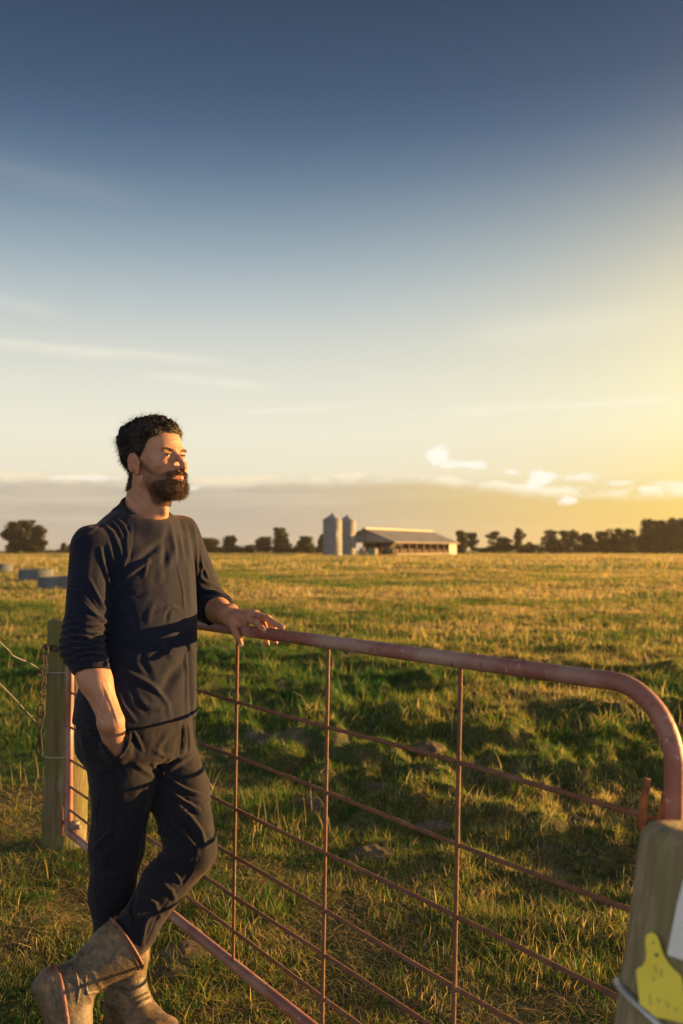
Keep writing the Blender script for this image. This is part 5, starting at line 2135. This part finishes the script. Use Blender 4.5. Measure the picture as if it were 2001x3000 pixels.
# rib collar
V_, F_ = [], []
N1, N2 = 72, 8
prof = [(0.99, -.010), (1.085, -.010), (1.110, .000), (1.085, .009), (1.03, .0145), (.985, .0125), (.955, .003), (.965, -.004)]
for i in range(N1):
    a_ = 2 * math.pi * i / N1
    for r_, h_ in prof:
        dr = 0.006 * (1 - math.sin(a_)) * 0
        V_.append(collar_ring(a_, r_ + (.02 if math.sin(a_) > .3 else 0) * 0, h_ * 1.25 - .002))
for i in range(N1):
    for j in range(N2):
        F_.append((i * N2 + j, i * N2 + (j + 1) % N2, ((i + 1) % N1) * N2 + (j + 1) % N2, ((i + 1) % N1) * N2 + j))
mb = MB()
mb.add(V_, F_)
mb.build('collar', M_collar, shirt)

# ------------------------------------------------------------------ trousers
pel = np.array([(1.02, -.640, 3.115, .172, .140), (.95, -.640, 3.110, .182, .146), (.88, -.642, 3.108, .186, .150), (.82, -.645, 3.100, .180, .146), (.76, -.645, 3.095, .150, .130)])
thg_r = P3(364, 2290, 3.03)
thg_l = P3(500, 2300, 3.13)


def sight_plane(a_, b_, inside):
    """plane through two pocket-edge points along the line of sight; negative on the side of 'inside'"""
    o_ = np.array([0, 0, CAMZ])
    n_ = np.cross(P3(*a_) - o_, P3(*b_) - o_)
    n_ = n_ / np.linalg.norm(n_)
    if (P3(*inside) - o_) @ n_ > 0:
        n_ = -n_
    return lambda P: (P - o_) @ n_


wedge_a = sight_plane((235, 2095, 2.95), (342, 2230, 2.95), (345, 2100, 2.9))
wedge_b = sight_plane((386, 2110, 2.95), (342, 2230, 2.95), (330, 2100, 2.9))


def trouser_sdf(P):
    d = smax(stack(P, pel, .002, 2.2), np.abs(P[:, 2] - .91) - .12, .03)
    # right (standing) leg
    r = chainp(P, [P3(338, 2170, 3.06), P3(362, 2290, 3.03), P3(342, 2480, 2.995), P3(330, 2620, 2.985), P3(345, 2790, 2.97)], [.108, .094, .078, .068, .062], .03)
    # left leg crossed in front
    l_ = chainp(P, [P3(470, 2170, 3.19), P3(524, 2320, 3.09), P3(560, 2480, 2.985)], [.106, .090, .078], .03)
    l2 = chainp(P, [P3(560, 2500, 2.975), P3(480, 2590, 2.93), P3(400, 2720, 2.85), P3(372, 2765, 2.83)], [.074, .066, .058, .056], .02)
    kn = ell(P, P3(568, 2492, 2.95), (.060, .058, .066))
    l_ = smin(smin(l_, l2, .012), kn, .02)
    legs = smin(r, l_, .008)
    d = smin(d, legs, .03)
    # seat
    d = smin(d, ell(P, (-.715, 3.185, .86), (.11, .11, .12)), .04)
    # hand bulge in the front pocket
    d = smin(d, ell(P, P3(345, 2268, 2.995), (.060, .055, .060)), .03)
    d = smin(d, ell(P, P3(392, 2205, 2.985), (.035, .035, .05)), .02)
    # pocket: cloth drawn over the hand, open above in a wedge
    cov = cone(P, P3(330, 2130, 2.905), P3(346, 2195, 2.955), .044, .046)
    cov = smin(cov, cone(P, P3(346, 2195, 2.955), P3(346, 2262, 3.01), .046, .040), .02)
    cov = smax(cov, P3(330, 2118, 2.905)[2] * -1 * 0 + P[:, 2] - P3(330, 2108, 2.9)[2], .01)
    cov = smax(cov, -np.maximum(wedge_a(P), wedge_b(P)), .005)
    d = smin(d, cov, .006)
    return d


Vt, Qt = isosurface(trouser_sdf, (-1.0, 2.66, .20), (-.28, 3.42, 1.06), .0046)
Vt = relax(Vt, Qt, 2, .5)
TF = [
    ([(236, 2098), (262, 2140), (300, 2190), (338, 2226)], 3.5, 3.0), ([(338, 2226), (362, 2205), (378, 2165), (382, 2120)], 4, 4.0),
    ([(262, 2256), (285, 2264), (310, 2258), (336, 2246)], 4, 4.0), ([(258, 2236), (290, 2244), (330, 2232)], 4, -2.5), ([(265, 2278), (300, 2280), (330, 2274)], 4, 2.5),
    ([(338, 2230), (340, 2330), (332, 2430), (318, 2530), (302, 2680)], 2.5, -2.2), ([(345, 2232), (347, 2330), (339, 2430), (325, 2530), (309, 2680)], 2.5, 1.5),
    ([(519, 2226), (492, 2246), (474, 2262), (465, 2290)], 6, -6.0), ([(560, 2216), (520, 2238), (490, 2262)], 6, 4.5), ([(450, 2240), (462, 2262), (466, 2290)], 5, 4.0),
    ([(534, 2126), (532, 2184), (524, 2212)], 2.5, -3.0), ([(546, 2124), (552, 2165), (550, 2205)], 2.5, -2.8), ([(540, 2125), (543, 2170), (536, 2212)], 3.5, 2.5),
    ([(380, 2130), (400, 2160), (420, 2200)], 5, 3.0), ([(400, 2240), (430, 2262), (455, 2280)], 7, 2.5), ([(452, 2200), (480, 2215), (510, 2215)], 6, 2.5),
    ([(486, 2276), (520, 2300), (555, 2318), (595, 2330)], 6, 4.0), ([(479, 2300), (505, 2325), (540, 2350), (580, 2370)], 6, 5.0), ([(500, 2330), (530, 2360), (575, 2385)], 6, -4.5),
    ([(496, 2385), (520, 2420), (545, 2450), (572, 2480)], 5, 4.5), ([(530, 2370), (560, 2400), (590, 2440), (602, 2480)], 7, 4.5), ([(515, 2390), (550, 2430), (585, 2475)], 7, -4.5),
    ([(448, 2420), (480, 2450), (520, 2470)], 6, 3.0), ([(465, 2496), (495, 2518), (530, 2524), (568, 2516)], 6, 5.5), ([(460, 2515), (490, 2540), (525, 2560)], 6, -4.0),
    ([(501, 2537), (515, 2562), (530, 2588)], 5, 4.0), ([(568, 2516), (560, 2550), (545, 2575), (525, 2600)], 3, -2.5), ([(570, 2475), (572, 2500), (568, 2516)], 3, -2.5),
    ([(525, 2600), (490, 2640), (460, 2690), (425, 2765)], 2.5, -2.2), ([(476, 2590), (500, 2610), (515, 2640)], 6, 3.0), ([(420, 2620), (455, 2650), (470, 2690)], 7, 3.0),
    ([(400, 2600), (385, 2660), (392, 2720), (405, 2770)], 6, -4.0), ([(350, 2670), (380, 2690), (400, 2740)], 6, 3.0), ([(440, 2680), (425, 2710), (415, 2760)], 5, 3.5),
    ([(273, 2487), (295, 2466), (322, 2440), (330, 2420)], 5, 4.0), ([(270, 2500), (300, 2490), (335, 2465)], 6, -3.5), ([(400, 2400), (410, 2450), (395, 2520)], 6, 4.0), ([(408, 2420), (404, 2470), (385, 2530)], 5, -4),
    ([(280, 2560), (320, 2570), (370, 2555)], 8, 3.0), ([(285, 2620), (320, 2640), (350, 2640)], 7, 3.0), ([(430, 2300), (420, 2360), (405, 2400)], 6, 3.0), ([(290, 2320), (284, 2380), (280, 2420)], 3, 2.5),
    ([(236, 2150), (250, 2190), (262, 2230)], 7, 2.0), ([(225, 2115), (260, 2126), (300, 2135)], 2.5, -2.0), ([(500, 2140), (470, 2180), (460, 2210)], 8, 2),
    ([(275, 2690), (310, 2700), (340, 2690)], 7, 3), ([(270, 2720), (300, 2730), (330, 2720)], 6, -3),
]
Vt = folds(Vt, Qt, [(p_, w_, a_ * 1.6) for p_, w_, a_ in TF])
Nn = vnormals(Vt, Qt)
wv_ = fbm(Vt[:, 0] * 22, Vt[:, 1] * 22, Vt[:, 2] * 14, seed=23, oct=3) - .5
Vt = Vt + Nn * (wv_ * .009)[:, None]
quads('trousers', Vt, Qt, M_trous, man)

# ------------------------------------------------------------------ boots
# crossed (left) boot
rimL, midL, ankL = P3(373, 2762, 2.83), P3(285, 2838, 2.785), P3(205, 2893, 2.74)
axL = (ankL - rimL) / np.linalg.norm(ankL - rimL)
side_v = np.array([.12, -1., .1])
side_v -= axL * (side_v @ axL)
side_v /= np.linalg.norm(side_v)
acrL = np.cross(axL, side_v)                 # across the shaft in the picture
if acrL[2] < 0:
    acrL = -acrL
heelL = P3(150, 2880, 2.72)
ballL = P3(205, 3070, 2.70)
toeL = P3(222, 3120, 2.70)


def bootL_sdf(P):
    q_ = P - rimL
    t = q_ @ axL
    Lt = np.linalg.norm(ankL - rimL)
    tt_ = np.clip(t / Lt, 0, 1.12)
    a = np.interp(tt_, [0, .25, .6, .85, 1.1], [.081, .079, .062, .056, .058])       # across, in the picture
    b = np.interp(tt_, [0, .3, .7, 1.1], [.066, .062, .050, .046])
    bend = np.interp(tt_, [0, .5, 1.], [0, .004, .0])
    u = (q_ @ acrL) - bend
    w = q_ @ side_v
    r = np.sqrt((u / a) ** 2 + (w / b) ** 2)
    d = (r - 1) * np.minimum(a, b)
    d = smax(d, -t, .003)
    d = smax(d, t - Lt * 1.08, .03)
    inner = (np.sqrt((u / (a - .006)) ** 2 + (w / (b - .006)) ** 2) - 1) * .05
    ft = chainp(P, [ankL + np.array([-.01, 0, 0]), P3(178, 2925, 2.725), P3(196, 3010, 2.71), P3(212, 3075, 2.705)], [.053, .052, .047, .043], .03)
    ft = smin(ft, ell(P, heelL, (.040, .042, .045)), .02)
    ft = smin(ft, cone(P, P3(192, 3040, 2.72), P3(218, 3110, 2.70), .044, .036), .02)
    ft = smin(ft, cone(P, P3(232, 2925, 2.74), P3(232, 3010, 2.72), .036, .034), .03)
    d = smin(d, ft, .025)
    # sole slab and heel block on the left side
    d = smin(d, cone(P, P3(124, 2893, 2.72), P3(140, 2925, 2.715), .030, .026), .010)
    d = smax(d, -smax(inner, t - Lt * .55, .004), .002)
    # welt ridges
    seam = np.abs(t - Lt * .86)
    d = d - .0022 * np.exp(-(seam / .003) ** 2) - .002 * np.exp(-((t - Lt * .66) / .003) ** 2)
    return d


Vx, Qx = isosurface(bootL_sdf, (-.92, 2.58, -.04), (-.55, 2.93, .46), .0034)
Vx = relax(Vx, Qx, 1, .5)
px_, py_ = proj(Vx)
Vx = folds(Vx, Qx, [([(278, 2752), (268, 2800), (255, 2840), (250, 2880), (256, 2912), (300, 2905), (345, 2880)], 2.2, 2.5), ([(228, 2800), (220, 2840), (232, 2900), (226, 2940)], 3, 3.0),
                    ([(310, 2720), (260, 2760), (215, 2800)], 3, 2.0), ([(175, 2830), (185, 2870), (200, 2940)], 5, -2.0), ([(150, 2900), (158, 2930), (160, 2960)], 7, -4)])
bo = quads('boot', Vx, Qx, M_boot, man)


def ring_tube(c, ua, ub, ra, rb_, rt, name, par, off=None, n=60):
    mb = MB()
    mb.tube([Vector(c + ua * (ra * math.cos(g)) + ub * (rb_ * math.sin(g))) for g in np.linspace(0, 2 * math.pi, n, endpoint=False)], rt, 8, closed=True)
    return mb.build(name, M_trim, par)


for kk_, dd_ in ((0, .0), (1, .011)):
    mb = MB()
    mb.tube([Vector(rimL + axL * (.002 + dd_) + acrL * ((.0815 - .002 * kk_) * math.cos(g)) + side_v * ((.0665 - .001 * kk_) * math.sin(g))) for g in np.linspace(0, 2 * math.pi, 60, endpoint=False)], (.0042, .0024)[kk_], 8, closed=True)
    tr_ = mb.build('boot_binding', M_trim, bo)
# strap of the crossed boot around the ankle
mb = MB()
Lt = np.linalg.norm(ankL - rimL)
st_pts = [(150, 2824), (162, 2836), (172, 2856), (180, 2885), (186, 2920), (190, 2950), (196, 2985), (200, 3020)]
pp = []
for px, py in st_pts:
    # march along the sight line to the boot's skin
    o_ = np.array([0, 0, CAMZ])
    ray = P3(px, py, 1.0) - o_
    ts_ = np.linspace(2.5, 2.95, 300)
    dv_ = bootL_sdf(o_ + ray[None] * ts_[:, None])
    hit = np.where(dv_ < 0)[0]
    tz = ts_[hit[0]] if len(hit) else 2.70
    pp.append(Vector(o_ + ray * (tz - .001)))
V_, F_ = [], []
for i, p in enumerate(pp):
    a_ = pp[max(i - 1, 0)]
    b_ = pp[min(i + 1, len(pp) - 1)]
    tdir = (b_ - a_).normalized()
    vd = Vector((0, 0, CAMZ)) - p
    vd.normalize()
    sdv = tdir.cross(vd).normalized()
    for s_, d_ in ((-.0065, -.002), (-.006, .0022), (.006, .0022), (.0065, -.002)):
        V_.append(p + sdv * s_ + vd * d_)
for i in range(len(pp) - 1):
    for j in range(4):
        F_.append((i * 4 + j, i * 4 + (j + 1) % 4, (i + 1) * 4 + (j + 1) % 4, (i + 1) * 4 + j))
F_ += [(0, 1, 2, 3), tuple((len(pp) - 1) * 4 + j for j in (3, 2, 1, 0))]
mb.add(V_, F_)
mb.build('boot_strap', M_trim, bo)

# standing (right) boot
rimR, ankR = P3(378, 2752, 2.975), P3(368, 2900, 2.965)
fwd = fb_ * .97 + lb_ * .02
fwd = fwd / np.linalg.norm(fwd)
latv = np.cross([0, 0, 1.], fwd)


def bootR_sdf(P):
    q_ = P - rimR
    t = -(q_[:, 2])
    H_ = rimR[2] - ankR[2]
    k_ = np.clip(t / H_, 0, 1.3)
    cx, cy = rimR[0] + (ankR[0] - rimR[0]) * k_, rimR[1] + (ankR[1] - rimR[1]) * k_
    a = np.interp(k_, [0, .4, .9, 1.3], [.064, .061, .050, .052])
    b = np.interp(k_, [0, .4, .9, 1.3], [.070, .066, .056, .060])
    du, dw = (P[:, 0] - cx), (P[:, 1] - cy)
    u = du * latv[0] + dw * latv[1]
    w = du * fwd[0] + dw * fwd[1]
    r = np.sqrt((u / a) ** 2 + (w / b) ** 2)
    d = (r - 1) * np.minimum(a, b)
    d = smax(d, -t - .0 + .10 * w, .003)
    d = smax(d, t - H_ - .03, .02)
    inner = (np.sqrt((u / (a - .005)) ** 2 + (w / (b - .005)) ** 2) - 1) * .05
    A0 = ankR.copy()
    A0[2] = .07
    heel = A0 - fwd * .028
    mid = A0 + fwd * .085 + np.array([0, 0, -.008])
    ball = A0 + fwd * .165 + np.array([0, 0, -.022])
    toe = A0 + fwd * .205 + np.array([0, 0, -.028])
    ft = cone(P, heel + np.array([0, 0, -.005]), heel + np.array([0, 0, -.02]), .050, .048)
    ft = smin(ft, cone(P, ankR + fwd * .012, mid, .052, .048), .03)
    for s_ in (-.014, .014):
        ft = smin(ft, cone(P, mid + latv * s_, ball + latv * s_ * 1.3, .043, .038), .02)
        ft = smin(ft, cone(P, ball + latv * s_ * 1.3, toe + latv * s_ * .9, .038, .032), .02)
    ft = smax(ft, .004 - P[:, 2], .006)
    d = smin(d, ft, .03)
    d = smax(d, .002 - P[:, 2], .004)
    # welt above the sole
    d = d - .0035 * np.exp(-((P[:, 2] - .022) / .006) ** 2)
    d = smax(d, -smax(inner, t - H_ * .6, .004), .002)
    d = d - .0020 * np.exp(-((t - H_ * .78) / .004) ** 2)
    return d


Vx, Qx = isosurface(bootR_sdf, (-.82, 2.68, -.02), (-.34, 3.12, .36), .0036)
Vx = relax(Vx, Qx, 1, .5)
Vx = folds(Vx, Qx, [([(330, 2880), (380, 2900), (430, 2870)], 5, 2.5), ([(340, 2905), (385, 2925), (445, 2895)], 5, -3), ([(350, 2935), (400, 2945), (460, 2915)], 5, 2.5)])
bo2 = quads('boot', Vx, Qx, M_boot, man)
mb = MB()
mb.tube([Vector(rimR + latv * (.0645 * math.cos(g)) + fwd * (.0705 * math.sin(g)) + np.array([0, 0, -.0 + .0070 * math.sin(g) * 0 - .006 * math.sin(g) * -1 * .0 + .10 * .0705 * -math.sin(g) * -1])) for g in np.linspace(0, 2 * math.pi, 60, endpoint=False)], .0045, 8, closed=True)
mb.build('boot_binding', M_trim, bo2)

# ------------------------------------------------------------------ evening haze
M_haze = bpy.data.materials.new('evening_haze')
M_haze.use_nodes = True
q = NT(M_haze.node_tree)
q.n.remove(q.n['Principled BSDF'])
pv = q.new('ShaderNodeVolumePrincipled', {'Color': (.95, .90, .82), 'Density': .00010, 'Anisotropy': .45})
q.l.new(pv.outputs[0], q.n['Material Output'].inputs['Volume'])
mb = MB()
mb.box((0, 0, 8.0), (3100, 3100, 20.0))
hz_ = mb.build('haze', M_haze)
tag(hz_, kind='stuff', label='thin evening haze over the whole paddock')
